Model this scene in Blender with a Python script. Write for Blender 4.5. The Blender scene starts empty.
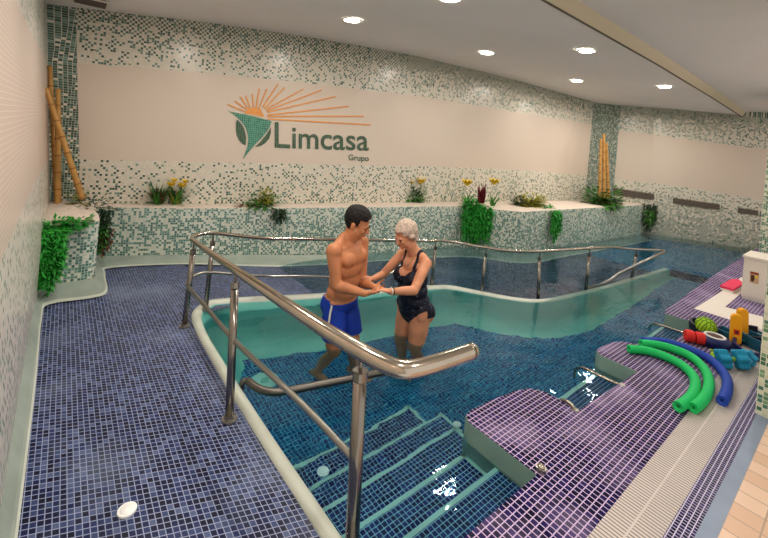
import bpy, bmesh, math, random
from mathutils import Vector, Matrix, noise
random.seed(7)
C = bpy.context.scene.collection
PI = math.pi

# ------------------------------------------------------------------ survey of the room
f=397.0;cx=384.0;cy=138.0;H=1.65;ROLL=math.atan(.0877);YAW=math.atan(320/397)
ZW=-.12                                  # water level (deck is z = 0)
ZF=-.72                                  # pool floor
F0=Vector((math.sin(YAW),math.cos(YAW),0));R0=Vector((math.cos(YAW),-math.sin(YAW),0));Z0=Vector((0,0,1))
RT=R0*math.cos(ROLL)+Z0*math.sin(ROLL);UP=Z0*math.cos(ROLL)-R0*math.sin(ROLL)
def ray(px,py): return F0+RT*((px-cx)/f)-UP*((py-cy)/f)
def P(px,py,z=0):
    d=ray(px,py);t=(z-H)/d.z
    return Vector((d.x*t,d.y*t,z))
def B(px,py,D):                          # survey point at a given distance from the viewpoint
    return Vector((0,0,H))+ray(px,py)*D
def PWp(px,py,z):                         # point below the water, allowing for refraction
    a=P(px,py,ZW);d=ray(px,py).normalized();hn=math.hypot(d.x,d.y);s_=hn/1.33;k=(ZW-z)*s_/math.sqrt(1-s_*s_)
    return (a.x+d.x/hn*k,a.y+d.y/hn*k,z)
def pr(x,y,z):
    p=Vector((x,y,z-H));w=p.dot(F0)
    return (cx+f*p.dot(RT)/w,cy-f*p.dot(UP)/w,w)
def zrow(py,x,y):
    lo,hi=-3,6
    for _ in range(40):
        m=(lo+hi)/2
        if pr(x,y,m)[1]>py: lo=m
        else: hi=m
    return lo
def it(t,x):
    for a,b in zip(t,t[1:]):
        if x<=b[0] or b is t[-1]: return a[1]+(b[1]-a[1])*(x-a[0])/(b[0]-a[0])
def zlevel(w,t):
    z=2
    for _ in range(20): z=zrow(it(t,pr(w[0],w[1],z)[0]),w[0],w[1])
    return z

# ------------------------------------------------------------------ materials
def lin(c):
    return tuple(((v/255)/12.92 if v/255<=.04045 else ((v/255+.055)/1.055)**2.4) for v in c)+(1,)
class NT:
    def __init__(s,name):
        s.m=bpy.data.materials.new(name);s.m.use_nodes=True;s.t=s.m.node_tree;s.n=s.t.nodes;s.l=s.t.links
        s.b=s.n['Principled BSDF']
    def new(s,k,**a):
        q=s.n.new(k)
        for i,v in a.items(): setattr(q,i,v)
        return q
    def put(s,v,sock):
        if isinstance(v,bpy.types.NodeSocket): s.l.new(v,sock)
        else: sock.default_value=v
    def math(s,op,a,b=None,c=None):
        q=s.new('ShaderNodeMath',operation=op);s.put(a,q.inputs[0])
        if b is not None: s.put(b,q.inputs[1])
        if c is not None: s.put(c,q.inputs[2])
        return q.outputs[0]
    def mix(s,fac,a,b):
        q=s.new('ShaderNodeMix',data_type='RGBA');s.put(fac,q.inputs[0]);s.put(a,q.inputs[6]);s.put(b,q.inputs[7]);return q.outputs[2]
    def noise(s,scale,detail=3,vec=None,rough=.5):
        q=s.new('ShaderNodeTexNoise');q.inputs['Scale'].default_value=scale;q.inputs['Detail'].default_value=detail;q.inputs['Roughness'].default_value=rough
        if vec is None:
            g=s.new('ShaderNodeNewGeometry');vec=g.outputs['Position']
        s.l.new(vec,q.inputs['Vector']);return q.outputs['Fac']
    def ramp(s,fac,stops,const=False):
        q=s.new('ShaderNodeValToRGB');e=q.color_ramp.elements
        if const:q.color_ramp.interpolation='CONSTANT'
        while len(e)<len(stops): e.new(.5)
        for i,(p,c) in enumerate(stops): e[i].position=p;e[i].color=c if len(c)==4 else lin(c)
        s.l.new(fac,q.inputs[0]);return q.outputs[0]
    def bump(s,h,st=.3,dist=.01):
        q=s.new('ShaderNodeBump');q.inputs['Strength'].default_value=st;q.inputs['Distance'].default_value=dist
        s.l.new(h,q.inputs['Height']);s.l.new(q.outputs[0],s.b.inputs['Normal'])
def plain(name,c,rough=.5,metal=0,var=0,vs=20,bump=0,spec=.5,sss=0):
    n=NT(name);n.b.inputs['Roughness'].default_value=rough;n.b.inputs['Metallic'].default_value=metal
    n.b.inputs['Specular IOR Level'].default_value=spec
    c=lin(c)
    if var:
        k=n.noise(vs)
        n.l.new(n.ramp(k,[(.3,tuple(v*(1-var) for v in c[:3])+(1,)),(.7,tuple(min(1,v*(1+var)) for v in c[:3])+(1,))]),n.b.inputs['Base Color'])
    else:n.b.inputs['Base Color'].default_value=c
    if bump: n.bump(n.noise(vs*3),bump,.01)
    if sss:
        n.b.inputs['Subsurface Weight'].default_value=sss;n.b.inputs['Subsurface Radius'].default_value=(.02,.008,.004);n.b.inputs['Subsurface Scale'].default_value=.5
    return n.m
def cells(n,size,sx=1,sy=1,g=.07):
    uv=n.new('ShaderNodeUVMap');uv.uv_map='UVMap'
    sp=n.new('ShaderNodeSeparateXYZ');n.l.new(uv.outputs[0],sp.inputs[0])
    a=n.math('MULTIPLY',sp.outputs[0],1/(size*sx));b=n.math('MULTIPLY',sp.outputs[1],1/(size*sy))
    fa,fb=n.math('FRACT',a),n.math('FRACT',b)
    ia,ib=n.math('FLOOR',a),n.math('FLOOR',b)
    da=n.math('MINIMUM',fa,n.math('SUBTRACT',1.0,fa));db=n.math('MINIMUM',fb,n.math('SUBTRACT',1.0,fb))
    gr=n.math('LESS_THAN',n.math('MINIMUM',da,db),g)
    n.ck=n.math('MODULO',n.math('ABSOLUTE',n.math('ADD',ia,ib)),2.0)
    cb=n.new('ShaderNodeCombineXYZ');n.l.new(ia,cb.inputs[0]);n.l.new(ib,cb.inputs[1])
    w=n.new('ShaderNodeTexWhiteNoise',noise_dimensions='2D');n.l.new(cb.outputs[0],w.inputs['Vector'])
    cb2=n.new('ShaderNodeCombineXYZ');n.l.new(n.math('ADD',ia,37.3),cb2.inputs[0]);n.l.new(n.math('ADD',ib,11.7),cb2.inputs[1])
    w2=n.new('ShaderNodeTexWhiteNoise',noise_dimensions='2D');n.l.new(cb2.outputs[0],w2.inputs['Vector'])
    return gr,w.outputs['Value'],w2.outputs['Value'],uv.outputs[0]
def floor_tiles(name,size,cols,grout,g=.08,rough=.25,wet=.35,patch=None,patchscale=1.3,pc=None,sx=1):
    n=NT(name);gr,v,v2,uv=cells(n,size,sx=sx,g=g)
    k=len(cols);c=n.ramp(v,[(i/k,lin(q)) for i,q in enumerate(cols)],True)
    if pc:                                             # worn, limescaled patches
        m=n.noise(patchscale,4);m=n.ramp(m,[(.5,(0,0,0,1)),(.72,(patch,)*3+(1,))])
        c=n.mix(m,c,lin(pc))
    c=n.mix(gr,c,lin(grout))
    n.l.new(c,n.b.inputs['Base Color'])
    r=n.noise(2.5,3);r=n.new('ShaderNodeMapRange') if False else r
    n.put(n.math('ADD',n.math('MULTIPLY',gr,.25),n.math('MULTIPLY_ADD',r,.25,rough-.1)),n.b.inputs['Roughness'])
    n.bump(n.math('MULTIPLY',gr,-1.0),.35,.003);n.b.inputs['Specular IOR Level'].default_value=.3
    return n.m
def wall_mosaic(name,size,light,panel,darks,gl,dens,g=.07,rough=.25,pgrout=.25,iso=1.0):
    """lvl attribute: 0 floor, 1 foot of the plain panel, 2 its head, 3 ceiling; solid: corner strips"""
    n=NT(name);gr,v,v2,uv=cells(n,size,g=g)
    at=n.new('ShaderNodeAttribute',attribute_name='lvl');so=n.new('ShaderNodeAttribute',attribute_name='solid')
    l3=n.math('DIVIDE',at.outputs['Fac'],3.0)
    p=n.ramp(l3,[(a/3,(d,d,d,1)) for a,d in dens])
    pv=n.math('MAXIMUM',p,n.math('MULTIPLY',so.outputs['Fac'],.72))
    ck=n.ck
    kf=n.math('MULTIPLY_ADD',ck,1.5*iso,1-.75*iso)
    dark=n.math('LESS_THAN',v,n.math('MAXIMUM',n.math('MULTIPLY',pv,kf),n.math('MULTIPLY',so.outputs['Fac'],.72)))
    k=len(darks);dc=n.ramp(v2,[(i/k,lin(q)) for i,q in enumerate(darks)],True)
    lc=n.mix(v2,lin(light),lin(tuple(min(255,q+14) for q in light)))
    c=n.mix(dark,lc,dc);c=n.mix(gr,c,lin(gl))
    inp=n.math('MULTIPLY',n.math('GREATER_THAN',at.outputs['Fac'],1.0),n.math('LESS_THAN',at.outputs['Fac'],2.0))
    inp=n.math('MULTIPLY',inp,n.math('LESS_THAN',so.outputs['Fac'],.5))
    pcx=n.mix(n.math('MULTIPLY',gr,pgrout),lin(panel),lin(tuple(min(255,q+22) for q in panel)))
    c=n.mix(inp,c,pcx)
    n.l.new(c,n.b.inputs['Base Color']);n.b.inputs['Roughness'].default_value=rough
    n.bump(n.math('MULTIPLY',gr,-1.0),.2,.002)
    return n.m
M={}
DENS=[(0,.62),(.35,.56),(.75,.30),(1,.12),(1.001,0),(1.999,0),(2,.16),(2.5,.30),(2.8,.52),(3,.8)]
GREENS=[(58,88,74),(82,114,98),(106,138,122),(68,100,86),(124,154,138)]
M['wall']=wall_mosaic('wall_mosaic',.027,(214,206,190),(218,203,188),GREENS,(208,202,190),DENS)
M['leftwall']=wall_mosaic('left_wall_mosaic',.025,(214,206,196),(214,196,184),GREENS,(226,220,210),[(0,.34),(.5,.3),(1,.1),(1.001,0),(1.999,0),(2,.14),(2.6,.4),(3,.6)],g=.1,pgrout=1.0,rough=.3)
M['bench']=wall_mosaic('bench_mosaic',.026,(212,214,200),(214,196,176),[(96,138,126),(118,156,144),(86,126,116),(138,172,160),(108,146,136)],(206,210,198),[(0,.66),(.6,.62),(.8,.56),(.93,.46),(1,.4),(3,.4)],iso=.25)
M['column']=wall_mosaic('column_mosaic',.028,(206,208,184),(206,208,184),[(78,124,96),(104,146,112),(134,166,130),(92,136,120)],(222,222,206),[(0,.55),(3,.55)],iso=0)
M['corridor']=floor_tiles('corridor_tiles',.029,[(16,22,60),(28,38,84),(48,60,104),(20,28,68),(66,80,120),(14,18,50),(90,102,138)],(160,168,194),g=.075,patch=.65,pc=(132,144,166),rough=.34,sx=.82)
M['deck']=floor_tiles('deck_tiles',.0315,[(14,6,58),(20,10,70),(28,16,80),(10,4,48),(38,24,92)],(206,186,214),g=.085,patch=.6,pc=(164,148,182),rough=.5,patchscale=2.2)
M['deck'].node_tree.nodes['Principled BSDF'].inputs['Specular IOR Level'].default_value=.12
M['strip']=floor_tiles('strip_tiles',.0215,[(24,14,70),(32,20,82),(20,12,62),(42,30,92)],(206,198,222),g=.1)
M['poolfloor']=floor_tiles('pool_floor_tiles',.03,[(12,78,136),(18,92,150),(26,106,162),(14,84,142),(36,118,172),(10,68,126)],(96,184,208),g=.08)
M['step']=floor_tiles('step_tiles',.0275,[(16,34,104),(24,48,120),(12,28,92),(36,62,134)],(160,206,228),g=.08)
M['peach']=floor_tiles('peach_tiles',.118,[(226,196,172),(232,204,182),(222,190,166)],(190,168,152),g=.03,rough=.45)
M['bluegrey']=plain('blue_grey_strip',(140,152,172),.4,var=.12,vs=4)
M['cove']=plain('cove_render',(166,176,166),.35,var=.12,vs=4)
M['coveline']=plain('cove_edge',(206,210,198),.35,var=.06,vs=6)
M['teal']=plain('pool_wall_teal',(126,206,194),.4,var=.06,vs=3)
M['pier']=plain('pier_render',(146,172,160),.4,var=.08,vs=5)
M['nose']=plain('step_nosing',(196,232,224),.4)
M['ceiling']=plain('ceiling_paint',(242,238,236),.8,var=.02,vs=1,spec=.15)
M['beam']=plain('beam_paint',(214,204,180),.7,spec=.2)
M['lip']=plain('beam_lip',(120,112,98),.7)
M['steel']=plain('polished_steel',(200,190,176),.16,metal=1,var=.06,vs=9)
M['steel2']=plain('brushed_steel',(176,172,164),.3,metal=1)
M['steel4']=plain('post_steel',(156,150,142),.2,metal=1)
M['steel3']=plain('dull_steel',(120,116,110),.4,metal=1)
M['skin_m']=plain('skin_tan',(206,142,102),.5,var=.1,vs=9,sss=.06)
M['skin_f']=plain('skin_fair',(218,158,124),.5,var=.12,vs=11,sss=.06)
M['hair_d']=plain('hair_dark',(24,16,13),.6,bump=.5,vs=60)
M['hair_g']=plain('hair_grey',(206,186,170),.6,var=.3,vs=60,bump=.6)
M['shorts']=plain('shorts_blue',(26,68,176),.6,var=.15,vs=12)
M['white']=plain('white_plastic',(230,228,220),.4)
M['black']=plain('dark_eye',(30,20,18),.2)
M['lip_m']=plain('lips',(168,92,76),.45)
M['gravel']=plain('white_gravel',(232,218,204),.8,var=.12,vs=60,bump=.8)
M['bamboo']=plain('bamboo_cane',(186,142,78),.45,var=.15,vs=10)
M['bambood']=plain('bamboo_knot',(150,106,54),.5)
M['leaf_b']=plain('leaf_bright_green',(42,150,48),.5,var=.35,vs=30)
M['leaf_m']=plain('leaf_mid_green',(74,132,50),.5,var=.4,vs=25)
M['leaf_d']=plain('leaf_dark_green',(34,62,34),.5,var=.4,vs=25)
M['leaf_y']=plain('leaf_yellow_green',(150,148,52),.5,var=.3,vs=25)
M['leaf_r']=plain('leaf_dark_red',(110,26,34),.5,var=.3,vs=25)
M['leaf_br']=plain('leaf_brown',(110,74,44),.6,var=.4,vs=25)
M['yellow']=plain('flower_yellow',(240,206,58),.5)
M['green_foam']=plain('foam_green',(30,200,112),.65,bump=.15,vs=120)
M['blue_foam']=plain('foam_blue',(36,76,176),.65,bump=.15,vs=120)
M['turq_foam']=plain('foam_turquoise',(30,152,190),.65,bump=.15,vs=90)
M['turq_dark']=plain('foam_dark_teal',(24,98,124),.65)
M['yel_foam']=plain('foam_yellow',(250,178,20),.6,bump=.1,vs=90)
M['lime']=plain('rubber_lime',(176,214,44),.5)
M['limed']=plain('rubber_lime_dark',(110,150,30),.5)
M['red']=plain('foam_red',(226,52,46),.6)
M['pink']=plain('mat_pink',(226,62,100),.6)
M['navy']=plain('rubber_navy',(24,34,92),.45)
M['navyd']=plain('rubber_dark_navy',(18,24,50),.5)
M['brown']=plain('wicker_brown',(92,52,36),.6,var=.3,vs=40)
M['vent']=plain('vent_dark',(96,84,76),.5)
M['ventl']=plain('vent_slat',(150,138,124),.4)
M['cab']=plain('cabinet_white',(232,224,212),.4)
M['orange']=plain('orange_mosaic',(232,164,92),.5,var=.08,vs=40)
M['sign']=floor_tiles('sign_teal_mosaic',.028,[(66,134,114),(78,146,124),(58,124,106)],(150,186,166),g=.08)
M['signd']=floor_tiles('sign_green_mosaic',.028,[(72,100,80),(82,110,88),(64,92,76)],(132,144,124),g=.07)
def emis(name,c,s):
    n=NT(name);n.b.inputs['Emission Color'].default_value=c;n.b.inputs['Emission Strength'].default_value=s;n.b.inputs['Base Color'].default_value=c;return n.m
M['reflection']=plain('reflection_white',(252,252,250),.3)  # white for the discs that imitate light reflections
M['lamp']=emis('lamp_glow',(1,.95,.86,1),14)
# patterned swimsuit
n=NT('swimsuit_print');q=n.new('ShaderNodeTexVoronoi');q.inputs['Scale'].default_value=34
g_=n.new('ShaderNodeNewGeometry');n.l.new(g_.outputs['Position'],q.inputs['Vector'])
k=n.noise(60,3);n.l.new(n.ramp(n.math('ADD',n.math('MULTIPLY',q.outputs['Distance'],.9),n.math('MULTIPLY',k,.45)),[(.38,(104,112,134)),(.46,(32,34,56)),(.6,(22,24,44))]),n.b.inputs['Base Color']);n.b.inputs['Roughness'].default_value=.55
M['suit']=n.m
# water
n=NT('water');b=n.b
b.inputs['Base Color'].default_value=(.62,.93,.97,1);b.inputs['Roughness'].default_value=0.0;b.inputs['IOR'].default_value=1.33
b.inputs['Transmission Weight'].default_value=1
g_=n.new('ShaderNodeNewGeometry');mp=n.new('ShaderNodeMapping');n.l.new(g_.outputs['Position'],mp.inputs[0]);mp.inputs['Scale'].default_value=(1,1.5,1)
a=n.noise(2.6,2,mp.outputs[0]);c_=n.noise(9,3,mp.outputs[0])
n.bump(n.math('ADD',a,n.math('MULTIPLY',c_,.16)),.26,.05)
M['water']=n.m

# ------------------------------------------------------------------ mesh helpers
def tag(o,label=None,cat=None,group=None,kind=None):
    if label:o['label']=label
    if cat:o['category']=cat
    if group:o['group']=group
    if kind:o['kind']=kind
    return o
def thing(name,label,cat,loc=(0,0,0),group=None):
    o=bpy.data.objects.new(name,None);o.empty_display_size=.05;C.objects.link(o);o.location=loc
    return tag(o,label,cat,group)
class MB:
    def __init__(s): s.v=[];s.f=[];s.uv=[];s.lvl=[];s.sol=[];s.mi=[]
    def vert(s,p,uv=(0,0),lvl=0,sol=0): s.v.append(Vector(p));s.uv.append(uv);s.lvl.append(lvl);s.sol.append(sol);return len(s.v)-1
    def face(s,idx,mi=0): s.f.append(list(idx));s.mi.append(mi)
    def poly(s,pts,uvs=None,lvl=None,sol=0,mi=0):
        s.face([s.vert(p,uvs[i] if uvs else (p[0],p[1]),lvl[i] if lvl else 0,sol) for i,p in enumerate(pts)],mi)
    def box(s,lo,hi,mi=0,M_=None):
        x0,y0,z0=lo;x1,y1,z1=hi
        c=[Vector(p) for p in((x0,y0,z0),(x1,y0,z0),(x1,y1,z0),(x0,y1,z0),(x0,y0,z1),(x1,y0,z1),(x1,y1,z1),(x0,y1,z1))]
        for q in((0,3,2,1),(4,5,6,7),(0,1,5,4),(1,2,6,5),(2,3,7,6),(3,0,4,7)):
            pts=[c[i] for i in q];nn=(pts[1]-pts[0]).cross(pts[2]-pts[0])
            ax=max(range(3),key=lambda i:abs(nn[i]))
            uv=[((p.x,p.y) if ax==2 else (p.y,p.z) if ax==0 else (p.x,p.z)) for p in pts]
            s.poly([M_@p if M_ else p for p in pts],uv,mi=mi)
    def prism(s,pts,z0,z1,mi=0,bottom=True):
        n_=len(pts)
        s.poly([(p[0],p[1],z1) for p in pts],mi=mi)
        if bottom:s.poly([(p[0],p[1],z0) for p in reversed(pts)],mi=mi)
        u=0
        for i in range(n_):
            a,b=pts[i],pts[(i+1)%n_];L=math.hypot(b[0]-a[0],b[1]-a[1])
            s.poly([(a[0],a[1],z0),(b[0],b[1],z0),(b[0],b[1],z1),(a[0],a[1],z1)],[(u,z0),(u+L,z0),(u+L,z1),(u,z1)],mi=mi);u+=L
    def tube(s,path,r,seg=14,cap=True,mi=0):
        path=[Vector(p) for p in path];n_=len(path)
        rs=r if isinstance(r,(list,tuple)) else [r]*n_
        t0=(path[1]-path[0]).normalized();u=t0.orthogonal().normalized();prev=None;rings=[]
        for i,p in enumerate(path):
            t=((path[min(i+1,n_-1)]-path[max(i-1,0)])).normalized()
            if prev is not None:
                ax=prev.cross(t)
                if ax.length>1e-6:u=Matrix.Rotation(prev.angle(t),3,ax.normalized())@u
            prev=t;w=t.cross(u).normalized()
            rings.append([s.vert(p+(u*math.cos(a)+w*math.sin(a))*rs[i]) for a in [2*PI*k/seg for k in range(seg)]])
        for A,B_ in zip(rings,rings[1:]):
            for k in range(seg): s.face([A[k],A[(k+1)%seg],B_[(k+1)%seg],B_[k]],mi)
        if cap: s.face(list(reversed(rings[0])),mi);s.face(rings[-1],mi)
    def ell(s,c,r,rot=None,seg=16,ring=10,mi=0):
        c=Vector(c);rot=rot or Matrix.Identity(3);r=(r,r,r) if not isinstance(r,(tuple,list,Vector)) else r
        g=[]
        for i in range(1,ring):
            th=PI*i/ring;g.append([s.vert(c+rot@Vector((r[0]*math.sin(th)*math.cos(a),r[1]*math.sin(th)*math.sin(a),r[2]*math.cos(th)))) for a in [2*PI*k/seg for k in range(seg)]])
        t=s.vert(c+rot@Vector((0,0,r[2])));b=s.vert(c-rot@Vector((0,0,r[2])))
        for k in range(seg):
            s.face([t,g[0][k],g[0][(k+1)%seg]],mi);s.face([b,g[-1][(k+1)%seg],g[-1][k]],mi)
        for A,B_ in zip(g,g[1:]):
            for k in range(seg): s.face([A[k],B_[k],B_[(k+1)%seg],A[(k+1)%seg]],mi)
    def loft(s,A,B_,mi=0,sol=0,closed=False):
        pass
    def build(s,name,mat,parent=None,smooth=False,kind=None,origin=None,bevel=0):
        me=bpy.data.meshes.new(name);o0=Vector(origin) if origin is not None else Vector((0,0,0))
        me.from_pydata([tuple(v-o0) for v in s.v],[],s.f)
        ul=me.uv_layers.new(name='UVMap')
        for lp in me.loops: ul.data[lp.index].uv=s.uv[lp.vertex_index]
        for nm,arr in(('lvl',s.lvl),('solid',s.sol)):
            if any(arr):
                at=me.attributes.new(nm,'FLOAT','POINT')
                for i,v in enumerate(arr): at.data[i].value=v
        mats=mat if isinstance(mat,(list,tuple)) else [mat]
        for m in mats: me.materials.append(m)
        for i,p in enumerate(me.polygons): p.material_index=s.mi[i];p.use_smooth=smooth
        o=bpy.data.objects.new(name,me);C.objects.link(o)
        if parent:
            o.parent=parent
            w_=Vector((0,0,0));q_=parent
            while q_: w_+=q_.location;q_=q_.parent
            o.location=o0-w_
        else:o.location=o0
        if kind:o['kind']=kind
        if bevel:
            md=o.modifiers.new('bevel','BEVEL');md.width=bevel;md.segments=3;md.limit_method='ANGLE'
        return o
def weld(o,d=1e-5):
    bm=bmesh.new();bm.from_mesh(o.data);bmesh.ops.remove_doubles(bm,verts=bm.verts,dist=d);bmesh.ops.recalc_face_normals(bm,faces=bm.faces);bm.to_mesh(o.data);bm.free();return o
def spline(pts,k=8):
    pts=[Vector(p) for p in pts];out=[]
    for i in range(len(pts)-1):
        p0=pts[max(i-1,0)];p1=pts[i];p2=pts[i+1];p3=pts[min(i+2,len(pts)-1)]
        for j in range(k):
            t=j/k;out.append(.5*((2*p1)+(p2-p0)*t+(2*p0-5*p1+4*p2-p3)*t*t+(3*p1-p0-3*p2+p3)*t**3))
    out.append(pts[-1]);return out

# ------------------------------------------------------------------ ROOM SHELL
WP=[(-.09,5.75),(.6,5.62),(1.3,5.48),(2.3,5.315),(3.3,5.15),(4.6,4.98),(6.1,4.8),(7.2,4.62),(8.2,4.5),(9.2,4.42),(10.0,4.33),(10.72,4.12),(11.3,3.467),(11.83,2.5),(12.18,1.59),(12.9,0),(13.4,-1.4)]
TOP=[(43,6.5),(134,14.3),(230,25),(334,41),(430,58.5),(508,78),(597,103),(615,105),(684,109.5),(760,117.5)]
PT=[(78,63),(230,74.5),(334,86),(430,97.5),(508,111),(592,124),(615,130),(762,149)]
PB=[(78,159),(200,162),(300,164),(456,167),(520,170),(592,176),(612,179),(667,184),(757,199)]
ZT=[];
def wl(i):
    w=WP[i]
    if w[1]<1.5:w=(12.18,1.59)
    return zlevel(w,PB),zlevel(w,PT),zlevel(w,TOP)
LV=[wl(i) for i in range(len(WP))]
def lw(y,z): return (-.09+.04*max(0,(y-3.8)/1.95)-(.19*(z-.5)/2.3 if z>.5 else 0),y,z)
def _cut(j,px):
    lo,hi=0,1
    for _ in range(30):
        t=(lo+hi)/2;z=-.8 if j==0 else LV[0][j-1]*(1-t)+LV[1][j-1]*t
        if pr(WP[0][0]+(WP[1][0]-WP[0][0])*t,WP[0][1]+(WP[1][1]-WP[0][1])*t,z)[0]<px: lo=t
        else: hi=t
    return lo
cut0=[_cut(0,80),_cut(1,79.5),_cut(2,77),_cut(3,76)]
def wall_strip(name,i0,i1,cuts=()):
    mb=MB();u=0
    for i in range(i0,i1):
        a,b=WP[i],WP[i+1];L=math.hypot(b[0]-a[0],b[1]-a[1])
        segs=[(0,1,0)]
        for (ci,t,side) in cuts:
            if ci==i: segs=[(0,t,1 if side=='L' else 0),(t,1,0 if side=='L' else 1)]
        lvx=(i==0)
        for t0,t1,sol in segs:
            def pt(t,j):
                if lvx and 0<t<1: t=cut0[j]
                xy=(a[0]+(b[0]-a[0])*t,a[1]+(b[1]-a[1])*t)
                zz=-.8 if j==0 else (LV[i][j-1]*(1-t)+LV[i+1][j-1]*t)
                x=xy[0]
                if i==0 and t==0: x=lw(5.75,zz)[0]
                return (x,xy[1],zz,u+L*t)
            qq=[pt(t0,3),pt(t1,3)];mb.poly([qq[0][:3],qq[1][:3],qq[1][:2]+(qq[1][2]+.15,),qq[0][:2]+(qq[0][2]+.15,)],None,[3]*4,sol)
            for j in range(3):
                q=[pt(t0,j),pt(t1,j),pt(t1,j+1),pt(t0,j+1)]
                mb.poly([w_[:3] for w_ in q],[(w_[3],w_[2]) for w_ in q],[j,j,j+1,j+1],sol)
        u+=L
    return mb.build(name,M['wall'],kind='structure')
# fraction of the first / last bay that is the dense green corner strip
wall_strip('wall_back',0,10,cuts=[(0,.56,'L'),(9,.85,'R')])
wall_strip('wall_far',10,16,cuts=[(10,1,'L'),(11,.08,'L')])
# left wall (leans very slightly outwards, like the photograph shows)
mb=MB()
zl=[-.1,.5,1.1,2.18,2.80,3.1];lv=[0,.45,1,2,3,3]
for j,(y0,y1) in [(j,yy) for j in range(5) for yy in((-1.4,3.8),(3.8,5.75))]:
    q=[lw(y0,zl[j]),lw(y1,zl[j]),lw(y1,zl[j+1]),lw(y0,zl[j+1])]
    mb.poly(q,[(p[1],p[2]) for p in q],[lv[j],lv[j],lv[j+1],lv[j+1]])
mb.build('wall_left',M['leftwall'],kind='structure')
# ceiling: main part follows the wall heads, a lip along y ~ 1.9 and a slightly higher part towards the viewer
BY=[(-.5,1.80),(2.98,1.81),(6,1.87),(9,1.92),(11.75,1.97)]
mb=MB()
zc=lambda x:it([(-.6,2.80),(1.3,2.927),(3.3,3.02),(6.1,3.02),(9,2.99),(11,2.97),(13.5,2.9)],x)
wt=[(WP[i][0]-(.185 if i==0 else 0),WP[i][1],LV[i][2]) for i in range(0,14)]
bx=[ (w[0],it(BY,w[0]),zc(w[0])-(.09 if w[0]>2 else .05)) for w in wt]
bx[-1]=(12.05,1.97,2.88)
for i in range(len(wt)-1):
    if wt[i][1]<2.1: break
    mb.poly([bx[i],wt[i],wt[i+1],bx[i+1]])
mb.poly([(-.9,1.8,2.75),(-.9,5.75,wt[0][2]),wt[0],bx[0]]);mb.poly([wt[0],(-.9,5.75,wt[0][2]),(-.9,6.1,wt[0][2]),(1.3,5.9,wt[2][2]),wt[2],wt[1]])
mb.build('ceiling',M['ceiling'],kind='structure')
mb=MB();ml=MB()
bl=[(x,it(BY,x),zc(x)-.09) for x in(-.9,-.5,3,6,9,12.05,13.6)]
mh=MB()
for a,b in zip(bl,bl[1:]):
    mb.poly([a,b,(b[0],b[1]-.06,b[2]+.12),(a[0],a[1]-.06,a[2]+.12)])
    ml.poly([(a[0],a[1]+.015,a[2]-.006),(b[0],b[1]+.015,b[2]-.006),(b[0],b[1]-.01,b[2]-.002),(a[0],a[1]-.01,a[2]-.002)])
    mh.poly([(a[0],a[1]-.05,a[2]+.12),(b[0],b[1]-.05,b[2]+.12),(b[0]+1.5,-1.5,b[2]+.12),(a[0],-1.5,a[2]+.12)])
mb.build('trim_1',M['beam'],kind='structure');ml.build('trim_2',M['lip'],kind='structure');mh.build('ceiling_front',M['ceiling'],kind='structure')

# ------------------------------------------------------------------ FLOORS
def zr(x): return it([(.9,-.02),(1.8,-.08),(2.6,-.15),(4,-.30),(8.1,ZF),(13,ZF)],x)
# corridor along the left wall
mb=MB()
mb.poly([(-.09,.5,0),(.95,.5,0),(.95,3.3,0),(-.09,3.3,0)]);mb.poly([(-.09,3.3,0),(.95,3.3,0),(.95,5.7,-.03),(-.09,5.7,-.03)])
mb.poly([(.95,3.3,-.0),(1.0,3.62,-.004),(1.2,3.80,-.015),(1.2,5.6,-.03),(.95,5.6,-.03)])
for pl_ in range(len(mb.v)): mb.uv[pl_]=(mb.v[pl_].x,mb.v[pl_].y+.33*mb.v[pl_].x)
mb.build('corridor_floor',M['corridor'],kind='structure')
CP=[(.935,.7),(.93,1.2),(.91,2.0),(.905,2.8),(.915,3.3),(.965,3.62),(1.10,3.79),(1.32,3.85),(2.10,3.63),(2.9,3.46),(3.59,3.33),(3.86,3.22),(4.06,2.95),(4.33,2.60),(4.62,2.44),(5.48,2.33),(6.47,2.26),(8.10,2.16)]
CS=spline([(a,b,0) for a,b in CP],6)
BL=[(.33,5.5),(1.2,5.22),(3.09,4.86),(5.45,4.47),(6.23,3.78),(7.54,3.70),(11.04,3.45)]
def ycurb(x):
    for a,b in zip(CS,CS[1:]):
        if a.x<=x<=b.x and b.x>1.15: return a.y+(b.y-a.y)*(x-a.x)/max(b.x-a.x,1e-6)
    return 3.8 if x<2 else 2.16
mb=MB();xs=[.95,1.2,1.5,1.8,2.2,2.6,3,3.5,3.9,4.2,4.6,5.2,5.9,6.4,7,7.6,8.1]
ybf=lambda x:it(BL,x)+.05
for a,b in zip(xs,xs[1:]):
    ca=ycurb(a) if a>1.3 else 3.7;cb=ycurb(b) if b>1.3 else 3.7
    ca-=.03;cb-=.03;mb.poly([(a,ca,zr(a)),(b,cb,zr(b)),(b,ybf(b),zr(b)),(a,ybf(a),zr(a))])
for pl_ in range(len(mb.v)): mb.uv[pl_]=(mb.v[pl_].x,mb.v[pl_].y+.33*mb.v[pl_].x)
mb.build('ramp_floor',M['corridor'],kind='structure')
mb=MB();mb.poly([(.9,.9,ZF),(13,.9,ZF),(13,5.5,ZF),(.9,5.5,ZF)]);mb.build('pool_floor',M['poolfloor'],kind='structure')
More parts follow.
